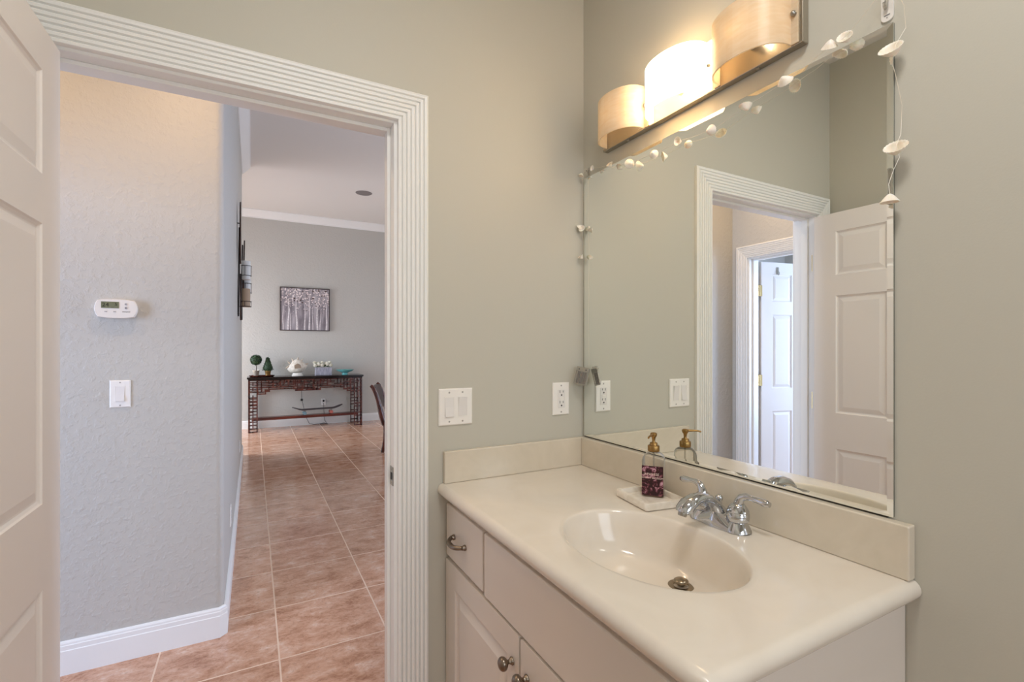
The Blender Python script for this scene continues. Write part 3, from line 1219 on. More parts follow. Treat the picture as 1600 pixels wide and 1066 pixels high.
def ell_pt(a, s, ox=0.0, oy=0.0, sb=None):
    # point of the ellipse in polar angle a
    dx, dy = cos(a), sin(a)
    r = 1.0 / sqrt((dx / ea) ** 2 + (dy / eb) ** 2)
    sb = s if sb is None else sb
    return cxs + ox + dx * r * s, cys + oy + dy * r * sb


rings = []
# underside inner -> outer nosing -> top -> rim -> bowl
nose = []
r = 0.0205
for i in range(11):
    th = -pi / 2 + pi * i / 10
    nose.append((r * (1 - cos(th)), ZC - r + r * sin(th)))
zb = ZC - 2 * r
for s_, dz_, ox_ in ((0.10, -0.1330, 0.108), (0.45, -0.125, 0.062), (0.74, -0.117, 0.030), (0.90, -0.096, 0.012), (0.985, -0.060, 0.003), (1.03, -2 * r, 0.0)):
    rings.append([(*ell_pt(a, s_, ox_), ZC + dz_) for a in angs])
rings.append([(*rect_pt(a, 0.055), zb) for a in angs])
for ins, z in nose:
    rings.append([(*rect_pt(a, ins), z) for a in angs])
rings.append([(*rect_pt(a, 0.055), ZC) for a in angs])
rings.append([(*ell_pt(a, 1.06), ZC) for a in angs])
rings.append([(*ell_pt(a, 1.015), ZC - 0.0002) for a in angs])
prof = [(1.0, -0.0018, 0), (0.988, -0.0060, 0), (0.975, -0.014, 0), (0.955, -0.030, 0.001), (0.93, -0.050, 0.003), (0.895, -0.072, 0.006),
        (0.85, -0.088, 0.010), (0.79, -0.100, 0.018), (0.71, -0.108, 0.028), (0.60, -0.113, 0.042), (0.45, -0.117, 0.062), (0.28, -0.1205, 0.088), (0.115, -0.1250, 0.108)]
for s, dz, ox in prof:
    rings.append([(*ell_pt(a, s, ox), ZC + dz) for a in angs])
drain = (cxs + 0.109, cys, ZC - 0.1245)
vr = [[bm.verts.new(p) for p in rg] for rg in rings]
n = len(angs)
for r0, r1 in zip(vr[:-1], vr[1:]):
    for k in range(n):
        bm.faces.new((r0[k], r0[(k + 1) % n], r1[(k + 1) % n], r1[k]))
bm.faces.new(vr[-1])
bm.faces.new(vr[0])
# hidden underside is closed around the basin
obj('top_slab', bm, M_counter, e_top, smooth=True, sharp=50)
bm = B()
box(bm, 1.094, Y0 + 0.010, ZC + 0.0002, XB - 0.0008, Y1 - 0.0185, 1.0045)
obj('backsplash', bm, M_splash, e_top, bevel=0.003, seg=3)
bm = B()
box(bm, 0.549, YA - 0.0195, ZC + 0.0002, XB - 0.0008, YA - 0.0008, 1.0045)
obj('side_splash', bm, M_splash, e_top, bevel=0.003, seg=3)
bm = B()
lathe(bm, [(0.0145, -0.004), (0.0175, 0.0012), (0.0235, 0.0022), (0.0300, 0.0012), (0.0305, -0.0004), (0.0145, -0.006)], drain, 32)
dn_ = obj('drain_flange', bm, M_drain, e_top, smooth=True)
bm = B()
lathe(bm, [(0, -0.0035), (0.0143, -0.0035), (0.0143, -0.003), (0, -0.003)], drain, 24)
obj('drain_hole', bm, M_dark, dn_)
bm = B()
lathe(bm, [(0, 0.0008), (0.008, 0.0008), (0.009, 0.006), (0.0165, 0.0075), (0.0172, 0.0105), (0.0165, 0.0135), (0.012, 0.0160), (0.005, 0.0172), (0, 0.0174)], drain, 28)
obj('stopper', bm, M_drain, dn_, smooth=True, sharp=60)

# ------------------------------------------------------------------ faucet
FX, FY = 1.034, 0.818
HS = 0.0515
e = thing('faucet', 'chrome two-handle faucet behind the basin', 'faucet', (FX, FY, ZC))
bm = B()
# bridge body: loft of cross sections along y
secs = []
N = 25
for i in range(N):
    t = -1 + 2 * i / (N - 1)
    y = FY + t * 0.0785
    at = abs(t)
    if at < 0.66:
        q = at / 0.66
        wf = 0.034 - 0.006 * q            # half width to the front
        wb = 0.026 - 0.001 * q
        h = 0.019 + 0.030 * (1 - q) ** 1.1
    else:
        q = (at - 0.66) / 0.34
        f = sqrt(max(0.0, 1 - q * q))
        wf = 0.028 * f + 0.0005
        wb = 0.025 * f + 0.0005
        h = 0.019 * f ** 0.7 + 0.0008
    secs.append((y, wf, wb, h))
vs = []
K = 16
for y, wf, wb, h in secs:
    ring = []
    for k in range(K + 1):
        a = pi * k / K
        cx_ = cos(a)
        w = wb if cx_ > 0 else wf
        x = FX + w * (abs(cx_) ** 0.75) * (1 if cx_ > 0 else -1)
        z = ZC + 0.0006 + h * (sin(a) ** 0.95)
        ring.append(bm.verts.new((x, y, z)))
    vs.append(ring)
for r0, r1 in zip(vs[:-1], vs[1:]):
    for k in range(K):
        bm.faces.new((r0[k], r0[k + 1], r1[k + 1], r1[k]))
    bm.faces.new((r0[0], r1[0], r1[K], r0[K]))
bm.faces.new(vs[0]); bm.faces.new(vs[-1])
obj('body', bm, M_chrome, e, smooth=True, sharp=70)
# spout
bm = B()
path = [(FX - 0.005, FY, ZC + 0.026), (FX - 0.018, FY, ZC + 0.052), (FX - 0.040, FY, ZC + 0.0700), (FX - 0.066, FY, ZC + 0.0775), (FX - 0.092, FY, ZC + 0.0765),
        (FX - 0.113, FY, ZC + 0.0690), (FX - 0.128, FY, ZC + 0.0570), (FX - 0.132, FY, ZC + 0.0500)]
tube(bm, path, [0.0200, 0.0165, 0.0148, 0.0152, 0.0172, 0.0192, 0.0184, 0.0160], 20, flat=(1.15, 0.80))
obj('spout', bm, M_chrome, e, smooth=True, sharp=60)
bm = B()
lathe(bm, [(0, 0), (0.0095, 0), (0.0105, 0.002), (0.0105, 0.009), (0, 0.009)], mtx=axis_mtx((FX - 0.1335, FY, ZC + 0.0430), (0.35, 0, 0.94)), seg=20)
obj('aerator', bm, M_steel, e, smooth=True)
for s in (-1, 1):
    hy = FY + s * HS
    bm = B()
    lathe(bm, [(0.0, 0.003), (0.0310, 0.003), (0.0300, 0.006), (0.0265, 0.013), (0.0225, 0.020), (0.0205, 0.0235), (0.0, 0.0235)], (FX, hy, ZC), 28)
    fl = obj('handle_base', bm, M_chrome, e, smooth=True, sharp=60)
    bm = B()
    lathe(bm, [(0, 0.0238), (0.0215, 0.0238), (0.0250, 0.028), (0.0262, 0.034), (0.0258, 0.046), (0.0242, 0.0475), (0.0242, 0.0490), (0.0254, 0.0500), (0.0230, 0.055),
               (0.0185, 0.062), (0.0145, 0.067), (0.0, 0.067)], (FX, hy, ZC), 28)
    hb = obj('handle', bm, M_chrome, e, smooth=True, sharp=55)
    bm = B()
    pth = [(FX, hy, ZC + 0.058), (FX, hy + s * 0.002, ZC + 0.072), (FX + 0.001, hy + s * 0.009, ZC + 0.0835), (FX + 0.002, hy + s * 0.020, ZC + 0.0885),
           (FX + 0.003, hy + s * 0.034, ZC + 0.0885), (FX + 0.004, hy + s * 0.050, ZC + 0.0870), (FX + 0.005, hy + s * 0.064, ZC + 0.0855),
           (FX + 0.0055, hy + s * 0.070, ZC + 0.0850), (FX + 0.0058, hy + s * 0.074, ZC + 0.0848), (FX + 0.006, hy + s * 0.078, ZC + 0.0845)]
    tube(bm, pth, [0.0130, 0.0110, 0.0092, 0.0080, 0.0062, 0.0070, 0.0084, 0.0088, 0.0068, 0.0060], 16)
    obj('lever', bm, M_chrome, hb, smooth=True, sharp=60)
bm = B()
lathe(bm, [(0, 0), (0.0035, 0), (0.0035, 0.036), (0.0055, 0.037), (0.0078, 0.041), (0.0054, 0.0450), (0.0072, 0.0475), (0.0096, 0.053), (0.0088, 0.0590), (0.004, 0.063), (0, 0.0635)],
      (FX + 0.0300, FY + 0.026, ZC + 0.0006), 20)
obj('lift_rod', bm, M_chrome, e, smooth=True, sharp=60)

# ------------------------------------------------------------------ marble tray and soap bottle
tcx, tcy, tang = 1.0100, 1.036, radians(-9)


def rot2(x, y, a=tang, cx_=tcx, cy_=tcy):
    return (cx_ + x * cos(a) - y * sin(a), cy_ + x * sin(a) + y * cos(a))


def rrect(w, h, r, k=5):
    pts = []
    for sx, sy, a0 in ((1, 1, 0), (-1, 1, pi / 2), (-1, -1, pi), (1, -1, 3 * pi / 2)):
        for i in range(k + 1):
            a = a0 + pi / 2 * i / k
            pts.append((sx * (w / 2 - r) + r * cos(a), sy * (h / 2 - r) + r * sin(a)))
    return pts


bm = B()
zt = ZC + 0.0008
rr = []
for w, h, r_, z in ((0.127, 0.149, 0.008, zt), (0.133, 0.155, 0.010, zt + 0.003), (0.135, 0.157, 0.010, zt + 0.019), (0.131, 0.153, 0.008, zt + 0.022),
                    (0.113, 0.135, 0.007, zt + 0.022), (0.109, 0.131, 0.006, zt + 0.018), (0.107, 0.129, 0.006, zt + 0.008)):
    rr.append([bm.verts.new((*rot2(x, y), z)) for x, y in rrect(w, h, r_)])
for r0, r1 in zip(rr[:-1], rr[1:]):
    for k in range(len(r0)):
        bm.faces.new((r0[k], r0[(k + 1) % len(r0)], r1[(k + 1) % len(r0)], r1[k]))
bm.faces.new(rr[0]); bm.faces.new(rr[-1])
tag(obj('soap_tray', bm, M_marble, smooth=True, sharp=40), 'small rectangular white marble tray under the soap bottle', 'tray')

bx, by, bang = 1.0470, 1.0580, radians(39)
bz = zt + 0.0088


def brot(x, y):
    return (bx + x * cos(bang) - y * sin(bang), by + x * sin(bang) + y * cos(bang))


e = thing('soap_bottle', 'clear hand soap bottle with brass pump and dark floral label, on the marble tray', 'soap bottle', (bx, by, bz))
bm = B()
rr = []
bw, bd = 0.061, 0.062       # local x depth, local y width; label looks along -x
for w, h, r_, z in ((bw - 0.008, bd - 0.008, 0.006, 0), (bw - 0.002, bd - 0.002, 0.007, 0.002), (bw, bd, 0.008, 0.006), (bw, bd, 0.008, 0.104), (bw - 0.002, bd - 0.004, 0.010, 0.112),
                    (bw - 0.010, bd - 0.016, 0.012, 0.120), (bw - 0.020, bd - 0.038, 0.011, 0.1255), (0.023, 0.023, 0.0114, 0.128), (0.023, 0.023, 0.0114, 0.133)):
    rr.append([bm.verts.new((*brot(x, y), bz + z)) for x, y in rrect(w, h, r_)])
for r0, r1 in zip(rr[:-1], rr[1:]):
    for k in range(len(r0)):
        bm.faces.new((r0[k], r0[(k + 1) % len(r0)], r1[(k + 1) % len(r0)], r1[k]))
bm.faces.new(rr[0]); bm.faces.new(rr[-1])
obj('bottle', bm, M_bottle, e, smooth=True, sharp=45)
# liquid left in the bottle
bm = B()
rr = []
for w, h, r_, z in ((bw - 0.010, bd - 0.010, 0.005, 0.0025), (bw - 0.005, bd - 0.005, 0.006, 0.007), (bw - 0.005, bd - 0.005, 0.006, 0.020)):
    rr.append([bm.verts.new((*brot(x, y), bz + z)) for x, y in rrect(w, h, r_)])
for r0, r1 in zip(rr[:-1], rr[1:]):
    for k in range(len(r0)):
        bm.faces.new((r0[k], r0[(k + 1) % len(r0)], r1[(k + 1) % len(r0)], r1[k]))
bm.faces.new(rr[0]); bm.faces.new(rr[-1])
obj('soap_liquid', bm, thin_clear('soap_liquid', (232, 196, 150), 0.12), e, smooth=True, sharp=45)
bm = B()
tube(bm, [(*brot(0, 0), bz + 0.006), (*brot(0.002, 0), bz + 0.06), (*brot(0, 0), bz + 0.132)], 0.0025, 8)
obj('dip_tube', bm, M_clear, e, smooth=True)


def label_mat():
    m, n, l, p = new_mat('floral_label')
    tc = n.new('ShaderNodeTexCoord')
    v = n.new('ShaderNodeTexNoise')
    v.inputs['Scale'].default_value = 46
    v.inputs['Detail'].default_value = 3
    v.inputs['Distortion'].default_value = 2.2
    l.new(tc.outputs['Object'], v.inputs['Vector'])
    r = n.new('ShaderNodeValToRGB')
    e_ = r.color_ramp.elements
    e_[0].position, e_[0].color = 0.48, lin((44, 10, 20))
    e_[1].position, e_[1].color = 0.72, lin((224, 176, 190))
    k = r.color_ramp.elements.new(0.56)
    k.color = lin((110, 50, 64))
    l.new(v.outputs[0], r.inputs[0])
    l.new(r.outputs[0], p.inputs['Base Color'])
    p.inputs['Roughness'].default_value = 0.35
    return m


LM = Matrix.Translation(Vector((*brot(-bw / 2 - 0.0004, 0), bz + 0.048)))
lu = Vector((sin(bang), -cos(bang), 0))      # reading direction on the label
ln = Vector((-cos(bang), -sin(bang), 0))
LM = face_mtx((*brot(-bw / 2, 0), bz + 0.047), lu, ln)
bm = B()
box(bm, -0.0300, 0.0003, -0.0430, 0.0300, 0.0010, 0.0430, LM)
lb = obj('label', bm, label_mat(), e)
bm = B()
LT = LM @ Matrix(((1, 0, 0, 0), (0, 0, 1, 0), (0, 1, 0, 0), (0, 0, 0, 1)))
text_mesh(bm, 'JAPANESE', 0.0096, LT @ Matrix.Translation((-0.003, 0.0190, 0.0012)), spacing=1.05)
text_mesh(bm, 'CHERRY BLOSSOM', 0.0072, LT @ Matrix.Translation((0.0, 0.0085, 0.0012)))
obj('lettering', bm, mat('label_print', (244, 216, 206), 0.4), lb)
bm = B()
lathe(bm, [(0, 0.1280), (0.0165, 0.1280), (0.0172, 0.130), (0.0172, 0.143), (0.0160, 0.1455), (0.0118, 0.146), (0.0112, 0.1475), (0.0112, 0.1520), (0.0098, 0.1535), (0.0055, 0.154),
           (0.0045, 0.157), (0.0045, 0.160), (0.0058, 0.1685), (0.0088, 0.172), (0.0100, 0.176), (0.0098, 0.180), (0.0070, 0.1825), (0, 0.183)], (bx, by, bz), 28)
pm = obj('pump', bm, M_brass, e, smooth=True, sharp=45)
bm = B()
tube(bm, [(bx - 0.006, by - 0.003, bz + 0.1775), (bx - 0.022, by - 0.012, bz + 0.1775), (bx - 0.036, by - 0.019, bz + 0.1765), (bx - 0.043, by - 0.023, bz + 0.1740)], [0.0040, 0.0032, 0.0028, 0.0026], 12)
obj('nozzle', bm, M_brass, pm, smooth=True)

# ------------------------------------------------------------------ mirror
XM = 1.1130
MY0, MY1, MZ0, MZ1 = 0.4800, 1.4880, 1.0085, 1.9885
e = thing('wall_mirror', 'large frameless wall mirror above the vanity counter', 'mirror', (XM, (MY0 + MY1) / 2, MZ0))
bm = B()
bv, bd_ = 0.0105, 0.0009
o4 = [(MY0, MZ0), (MY1, MZ0), (MY1, MZ1), (MY0, MZ1)]
i4 = [(MY0 + bv, MZ0 + bv), (MY1 - bv, MZ0 + bv), (MY1 - bv, MZ1 - bv), (MY0 + bv, MZ1 - bv)]
vo = [bm.verts.new((XM + bd_, y, z)) for y, z in o4]
vi = [bm.verts.new((XM, y, z)) for y, z in i4]
bm.faces.new(vi)
for k in range(4):
    bm.faces.new((vo[k], vo[(k + 1) % 4], vi[(k + 1) % 4], vi[k]))
vb = [bm.verts.new((XM + 0.0030, y, z)) for y, z in o4]
for k in range(4):
    bm.faces.new((vo[k], vo[(k + 1) % 4], vb[(k + 1) % 4], vb[k]))
bm.faces.new(vb)
obj('glass', bm, M_mirror, e)
bm = B()
box(bm, XM + 0.0032, MY0 + 0.0004, MZ0 + 0.0004, XB - 0.0006, MY1 - 0.0004, MZ1 - 0.0004)
obj('backing', bm, M_mback, e)
bm = B()
box(bm, XM + 0.0010, MY0 + 0.01, 1.0055, XB - 0.0006, MY1 - 0.002, 1.0080)
obj('bottom_channel', bm, mat('channel_dark', (60, 56, 48), 0.3, 0.8), e)

# ------------------------------------------------------------------ vanity light bar
e = thing('vanity_light', 'three-shade vanity light bar above the mirror, middle shade lit', 'wall light', (1.10, 1.0, 2.05))
BY0, BY1, BZ0, BZ1 = 0.6475, 1.3560, 2.0400, 2.1760
XP = 1.0975
bm = B()
box(bm, XP, BY0, BZ0, XB - 0.0006, BY1, BZ1)
obj('backplate', bm, mat('backplate_nickel', (170, 162, 148), 0.25, 0.9), e, bevel=0.0015)
edges = [1.3520, 1.1290, 0.8880, 0.6540]
for i in range(3):
    ya, yb = edges[i] - 0.003, edges[i + 1] + 0.003
    yc, hw = (ya + yb) / 2, (ya - yb) / 2
    fl = 0.016              # flat flange each side
    K = 26
    sec = [(XP - 0.0035, ya), (XP - 0.0035, ya - fl)]
    for k in range(1, K):
        a = pi * k / K
        cc, ss = cos(a), sin(a)
        y = yc + (hw - fl) * cc
        x = XP - 0.0035 - 0.077 * (ss ** 0.82)
        sec.append((x, y))
    sec += [(XP - 0.0035, yb + fl), (XP - 0.0035, yb)]
    if i == 1:
        zt0, zt1 = BZ0 + 0.0035, BZ1 + 0.003
    else:
        zt0, zt1 = BZ0 + 0.0035, BZ1 - 0.001
    bm = B()
    th = 0.0042
    inner = []
    m_ = len(sec)
    for k in range(m_):
        p0 = Vector(sec[max(0, k - 1)]); p1 = Vector(sec[min(m_ - 1, k + 1)])
        t = (p1 - p0).normalized()
        nn = Vector((-t.y, t.x))
        c = Vector(sec[k])
        q = c + nn * th
        if (q - Vector((XP + 0.2, yc))).length > (c - Vector((XP + 0.2, yc))).length:
            q = c - nn * th
        inner.append((min(q.x, XP - 0.0006), q.y))
    A = [[bm.verts.new((x, y, z)) for x, y in sec] for z in (zt0, zt1)]
    Bq = [[bm.verts.new((x, y, z)) for x, y in inner] for z in (zt0, zt1)]
    for k in range(m_ - 1):
        bm.faces.new((A[0][k], A[0][k + 1], A[1][k + 1], A[1][k]))
        bm.faces.new((Bq[0][k], Bq[0][k + 1], Bq[1][k + 1], Bq[1][k]))
        bm.faces.new((A[0][k], A[0][k + 1], Bq[0][k + 1], Bq[0][k]))
        bm.faces.new((A[1][k], A[1][k + 1], Bq[1][k + 1], Bq[1][k]))
    for k in (0, m_ - 1):
        bm.faces.new((A[0][k], A[1][k], Bq[1][k], Bq[0][k]))
    outer_n = m_ - 1
    sh = obj('glass_shade', bm, M_shade_lit if i == 1 else M_shade, e, smooth=True, sharp=50)
    if i == 1:
        sh.data.materials.append(M_shade_in)
        for f_i, f_ in enumerate(sh.data.polygons):
            f_.material_index = 0 if f_i % 4 == 0 and f_i < 4 * outer_n else 1
        sh['label'] = 'lit alabaster glass shade'
    for y in (ya - 0.008, yb + 0.008):
        bm = B()
        lathe(bm, [(0, 0.0), (0.0055, 0.0), (0.0062, 0.003), (0.0052, 0.0075), (0.0025, 0.0098), (0, 0.0100)], mtx=axis_mtx((XP - 0.0042, y, (BZ0 + BZ1) / 2 + 0.002), (-1, 0, 0)), seg=16)
        obj('shade_screw', bm, M_steel, sh, smooth=True)
    bm = B()
    lathe(bm, [(0, 0), (0.012, 0), (0.012, 0.018), (0.009, 0.022), (0, 0.022)], mtx=axis_mtx((XP - 0.0003, yc, 2.100), (-1, 0, 0)), seg=14)
    obj('socket', bm, M_plate, e, smooth=True)
    if i != 1:
        bm = B()
        lathe(bm, [(0, 0), (0.006, 0), (0.012, 0.010), (0.013, 0.020), (0.010, 0.029), (0, 0.032)], mtx=axis_mtx((XP - 0.0225, yc, 2.100), (-1, 0, 0)), seg=14)
        obj('bulb', bm, M_plate, e, smooth=True)
for y in (1.235, 0.765):
    bm = B()
    lathe(bm, [(0, 0), (0.005, 0), (0.005, 0.003), (0, 0.004)], mtx=axis_mtx((1.108, y, BZ0 - 0.0002), (0, 0, -1)), seg=12)
    obj('set_screw', bm, M_steel, e, smooth=True)

# ------------------------------------------------------------------ string of seashell lights
e = thing('shell_string_lights', 'string of white seashell fairy lights draped around the mirror', 'string lights', (1.09, 1.0, 2.0))
rnd = random.Random(5)
XS = 1.096
# y, z, size, opening direction
shells = [
    (1.478, 1.9955, 0.0105, (-0.2, 0.1, -1)), (1.410, 2.0000, 0.0095, (-1, 0.0, 0.1)), (1.312, 1.9810, 0.0120, (-0.8, -0.1, 0.8)),
    (1.210, 1.9500, 0.0160, (0.2, 0.9, 0.1)), (1.103, 1.9440, 0.0140, (0.8, 0.5, -0.2)), (1.008, 1.9470, 0.0125, (-1, 0.15, 0.0)),
    (0.892, 1.9330, 0.0145, (0.9, -0.2, 0.3)), (0.788, 1.9520, 0.0140, (0.1, 0.2, 1)), (0.686, 1.9670, 0.0150, (0.9, 0.2, -0.5)),
    (0.588, 1.9930, 0.0150, (0.5, 0.3, -0.8)), (0.557, 1.9945, 0.0145, (-0.9, -0.1, 0.45)),
    (0.4745, 1.9240, 0.0185, (-0.75, -0.15, 0.62)), (0.4660, 1.7300, 0.0180, (-0.75, -0.1, 0.62)), (0.4770, 1.6310, 0.0160, (0.05, 0.0, -1)),
    (1.4840, 1.8000, 0.0130, (-0.3, 0.7, -0.6)), (1.4720, 1.7930, 0.0115, (-0.8, -0.5, 0.1)), (1.4800, 1.6880, 0.0120, (-0.6, 0.2, 0.7)),
]


def shell_mesh(bm, c, R_, d):
    """ribbed, slightly oval cockle shell opening along d"""
    M = axis_mtx(c, d) @ Matrix.Rotation(rnd.uniform(0, 2 * pi), 4, 'Z') @ Matrix.Translation((0, 0, -R_ * 0.25))
    seg, nr = 40, 7
    outer, inn = [], []
    for i in range(nr + 1):
        q = i / nr
        rr_, h = R_ * (0.95 * q ** 0.8 + 0.05 * q ** 4), -R_ * 1.05 * (1 - q ** 1.25) + R_ * 0.45
        for lst, off in ((outer, 0.0), (inn, 1.0)):
            if i == 0:
                lst.append([bm.verts.new(M @ Vector((R_ * 0.18 * (1 - q), 0, h - 0.0 + off * 0.0012)))])
                continue
            ring = []
            for k in range(seg):
                a = 2 * pi * k / seg
                rib = 1 + 0.045 * q * (1 if k % 2 else -1) * (1 - off * 0.5)
                x = rr_ * rib * cos(a) * 1.08 + R_ * 0.18 * (1 - q)
                y = rr_ * rib * sin(a) * 0.92
                s = 1 - off * 0.0010 / R_
                ring.append(bm.verts.new(M @ Vector((x * s, y * s, h + off * 0.0010 * (1 - q)))))
            lst.append(ring)
    for lst in (outer, inn):
        for r0, r1 in zip(lst[:-1], lst[1:]):
            for k in range(seg):
                k2 = (k + 1) % seg
                if len(r0) == 1:
                    bm.faces.new((r0[0], r1[k], r1[k2]))
                else:
                    bm.faces.new((r0[k], r0[k2], r1[k2], r1[k]))
    for k in range(seg):
        k2 = (k + 1) % seg
        bm.faces.new((outer[-1][k], outer[-1][k2], inn[-1][k2], inn[-1][k]))


for y, z, s, d in shells:
    bm = B()
    shell_mesh(bm, (XS - 0.004, y, z), s * 1.05, d)
    obj('seashell', bm, M_shell, e, smooth=True, sharp=60)


def catenary(p, q, sag, k=12, jit=0.0):
    p, q = Vector(p), Vector(q)
    out_ = []
    for i in range(k + 1):
        t = i / k
        v = p.lerp(q, t)
        v.z -= sag * 4 * t * (1 - t)
        if 0 < i < k:
            v += Vector((rnd.uniform(-jit, jit) * 0.3, rnd.uniform(-jit, jit), rnd.uniform(-jit, jit)))
        out_.append(v)
    return out_


w = []
w += catenary((1.098, 1.478, 1.214), (1.100, 1.4750, 1.690), 0, 10, 0.002)
w += catenary((1.100, 1.4750, 1.690), (1.100, 1.4800, 1.800), 0, 4, 0.002)[1:]
w += catenary((1.100, 1.4800, 1.800), (1.100, 1.4780, 1.998), 0, 6, 0.001)[1:]
w.append(Vector((1.104, 1.470, 2.020)))
seq = [(1.410, 2.002), (1.312, 1.984), (1.210, 1.955), (1.103, 1.947), (1.008, 1.949), (0.892, 1.936), (0.788, 1.955), (0.686, 1.970), (0.588, 1.996), (0.557, 1.999), (0.492, 2.050)]
prev = w[-1]
for y, z in seq:
    q = Vector((XS, y, z))
    w += catenary(prev, q, 0.003, 6, 0.0012)[1:]
    prev = q
tail = [(XS, 0.470, 2.040), (XS, 0.455, 2.000), (XS, 0.452, 1.955), (XS, 0.468, 1.932), (XS, 0.474, 1.900), (XS, 0.468, 1.870), (XS, 0.458, 1.810), (XS, 0.460, 1.755),
        (XS, 0.468, 1.735), (XS, 0.462, 1.712), (XS, 0.472, 1.690), (XS, 0.480, 1.665), (XS, 0.478, 1.638)]
w += [Vector(p) for p in tail]
bm = B()
tube(bm, w, 0.00048, 5)
obj('wire', bm, M_wire, e, smooth=True)
# little battery box hanging by the corner
bm = B()
MB = Matrix.Translation((1.0800, 1.4560, 1.2400)) @ Matrix.Scale(1.18, 4) @ Matrix.Rotation(radians(42), 4, 'Z') @ Matrix.Rotation(radians(10), 4, 'X') @ Matrix.Rotation(radians(12), 4, 'Y')
box(bm, -0.0095, -0.0195, -0.030, 0.0095, 0.0195, 0.026, MB)
bb = obj('battery_box', bm, M_clear, e, bevel=0.002)
for yy in (-0.0105, 0.0, 0.0105):
    bm = B()
    lathe(bm, [(0, -0.026), (0.0046, -0.026), (0.0046, 0.010), (0, 0.010)], mtx=MB @ Matrix.Translation((0, yy, 0)), seg=12)
    obj('battery', bm, mat('battery_wrap', (86, 62, 48), 0.35, 0.3), bb, smooth=True)
bm = B()
box(bm, -0.0088, -0.0185, 0.0115, 0.0088, 0.0185, 0.0250, MB)
obj('circuit_cap', bm, mat('grey_translucent', (176, 168, 152), 0.3), bb)
bm = B()
for yy in (-0.011, 0.011):
    lathe(bm, [(0, 0), (0.0020, 0), (0.0020, 0.001), (0, 0.001)], mtx=MB @ Matrix.Translation((-0.0095, yy, 0.018)) @ Matrix.Rotation(-pi / 2, 4, 'Y'), seg=8)
obj('switch_button', bm, M_dark, bb)


def adhesive_hook(loc, label, h, w_, u=(0, -1, 0), n_=(-1, 0, 0)):
    M = face_mtx(loc, u, n_)
    e = thing('adhesive_hook', label, 'hook', loc)
    b = B()
    k = 5
    pts = rrect(w_, h, w_ * 0.42, 5)
    a_ = [b.verts.new(M @ Vector((x, 0.0006, z))) for x, z in pts]
    c_ = [b.verts.new(M @ Vector((x, 0.0040, z))) for x, z in pts]
    b.faces.new(a_); b.faces.new(c_)
    for i in range(len(pts)):
        b.faces.new((a_[i], a_[(i + 1) % len(pts)], c_[(i + 1) % len(pts)], c_[i]))
    obj('hook_base', b, M_clear if h < 0.03 else mat('frosted_plastic', (226, 222, 216), 0.3), e, smooth=True)
    b = B()
    tube(b, [M @ Vector(p) for p in ((0, 0.0045, 0.25 * h), (0, 0.008, 0.0), (0, 0.0105, -0.12 * h), (0, 0.014, -0.05 * h), (0, 0.0145, 0.05 * h))], w_ * 0.16, 8)
    obj('hook_arm', b, M_clear, e, smooth=True)
    return M, e


adhesive_hook((XB, 1.462, 2.010), 'tiny clear hook above the mirror at the wall corner', 0.026, 0.013)
Mh, eh = adhesive_hook((XB, 0.4915, 2.0280), 'clear adhesive hook above the top right corner of the mirror', 0.062, 0.021)
bm = B()
box(bm, -0.0050, 0.0041, -0.0200, 0.0050, 0.0044, -0.0178, Mh)
box(bm, -0.0007, 0.0041, -0.0255, 0.0007, 0.0044, -0.0225, Mh)
obj('hook_mark', bm, mat('grey_print', (110, 108, 110), 0.5), eh)
# strip under the lowest shell on the right edge
e2 = thing('adhesive_strip', 'clear adhesive strip at the right edge of the mirror behind the lowest shell', 'hook', (XM - 0.001, 0.487, 1.66))
bm = B()
box(bm, XM - 0.0042, 0.4815, 1.628, XM - 0.0004, 0.4885, 1.700)
obj('strip', bm, M_clear, e2, bevel=0.001)

# ------------------------------------------------------------------ ceiling things
e = thing('ceiling_speaker', 'round grey speaker grille in the far ceiling', 'speaker', (1.44, 7.28, CG))
bm = B()
lathe(bm, [(0, -0.004), (0.105, -0.004), (0.112, -0.0045), (0.118, -0.0008), (0, -0.0008)], (1.44, 7.28, CG), 32)
obj('grille', bm, M_vent, e, smooth=True)
for i, (x, y) in enumerate(((-0.22, 2.12), (-0.95, 2.12))):
    e = thing('recessed_downlight', ('recessed downlight in the hall ceiling nearest the corridor', 'recessed downlight in the hall ceiling outside the bedroom door')[i], 'ceiling light', (x, y, CH))
    bm = B()
    lathe(bm, [(0.066, -0.0006), (0.085, -0.0006), (0.083, -0.005), (0.068, -0.0065), (0.066, -0.0006)], (x, y, CH), 28)
    obj('trim_ring', bm, M_trim, e, smooth=True)
    bm = B()
    lathe(bm, [(0, -0.0008), (0.065, -0.0008), (0.065, -0.003), (0, -0.003)], (x, y, CH), 28)
    obj('lens', bm, M_lens, e, smooth=True)
e = thing('flush_ceiling_light', 'round flush ceiling light in the bathroom, above the frame', 'ceiling light', (0.30, 0.15, CB))
bm = B()
lathe(bm, [(0, -0.0006), (0.17, -0.0006), (0.17, -0.02), (0.14, -0.045), (0.08, -0.055), (0, -0.058)], (0.30, 0.15, CB), 32)
obj('diffuser', bm, mat('frosted_glass', (240, 236, 228), 0.4), e, smooth=True)

# ------------------------------------------------------------------ console table
TX0, TX1, TY0, TY1, TZ = -0.058, 1.665, 8.600, 8.985, 0.872
e_t = thing('console_table', 'dark cherry fretwork console table against the far wall', 'console table', ((TX0 + TX1) / 2, (TY0 + TY1) / 2, 0))
bm = B()
box(bm, TX0 - 0.025, TY0 - 0.025, TZ - 0.030, TX1 + 0.025, TY1 + 0.02, TZ)
box(bm, TX0 - 0.010, TY0 - 0.010, TZ - 0.050, TX1 + 0.010, TY1 + 0.01, TZ - 0.030)
obj('tabletop', bm, M_woodtop, e_t, bevel=0.004)
rnd = random.Random(11)


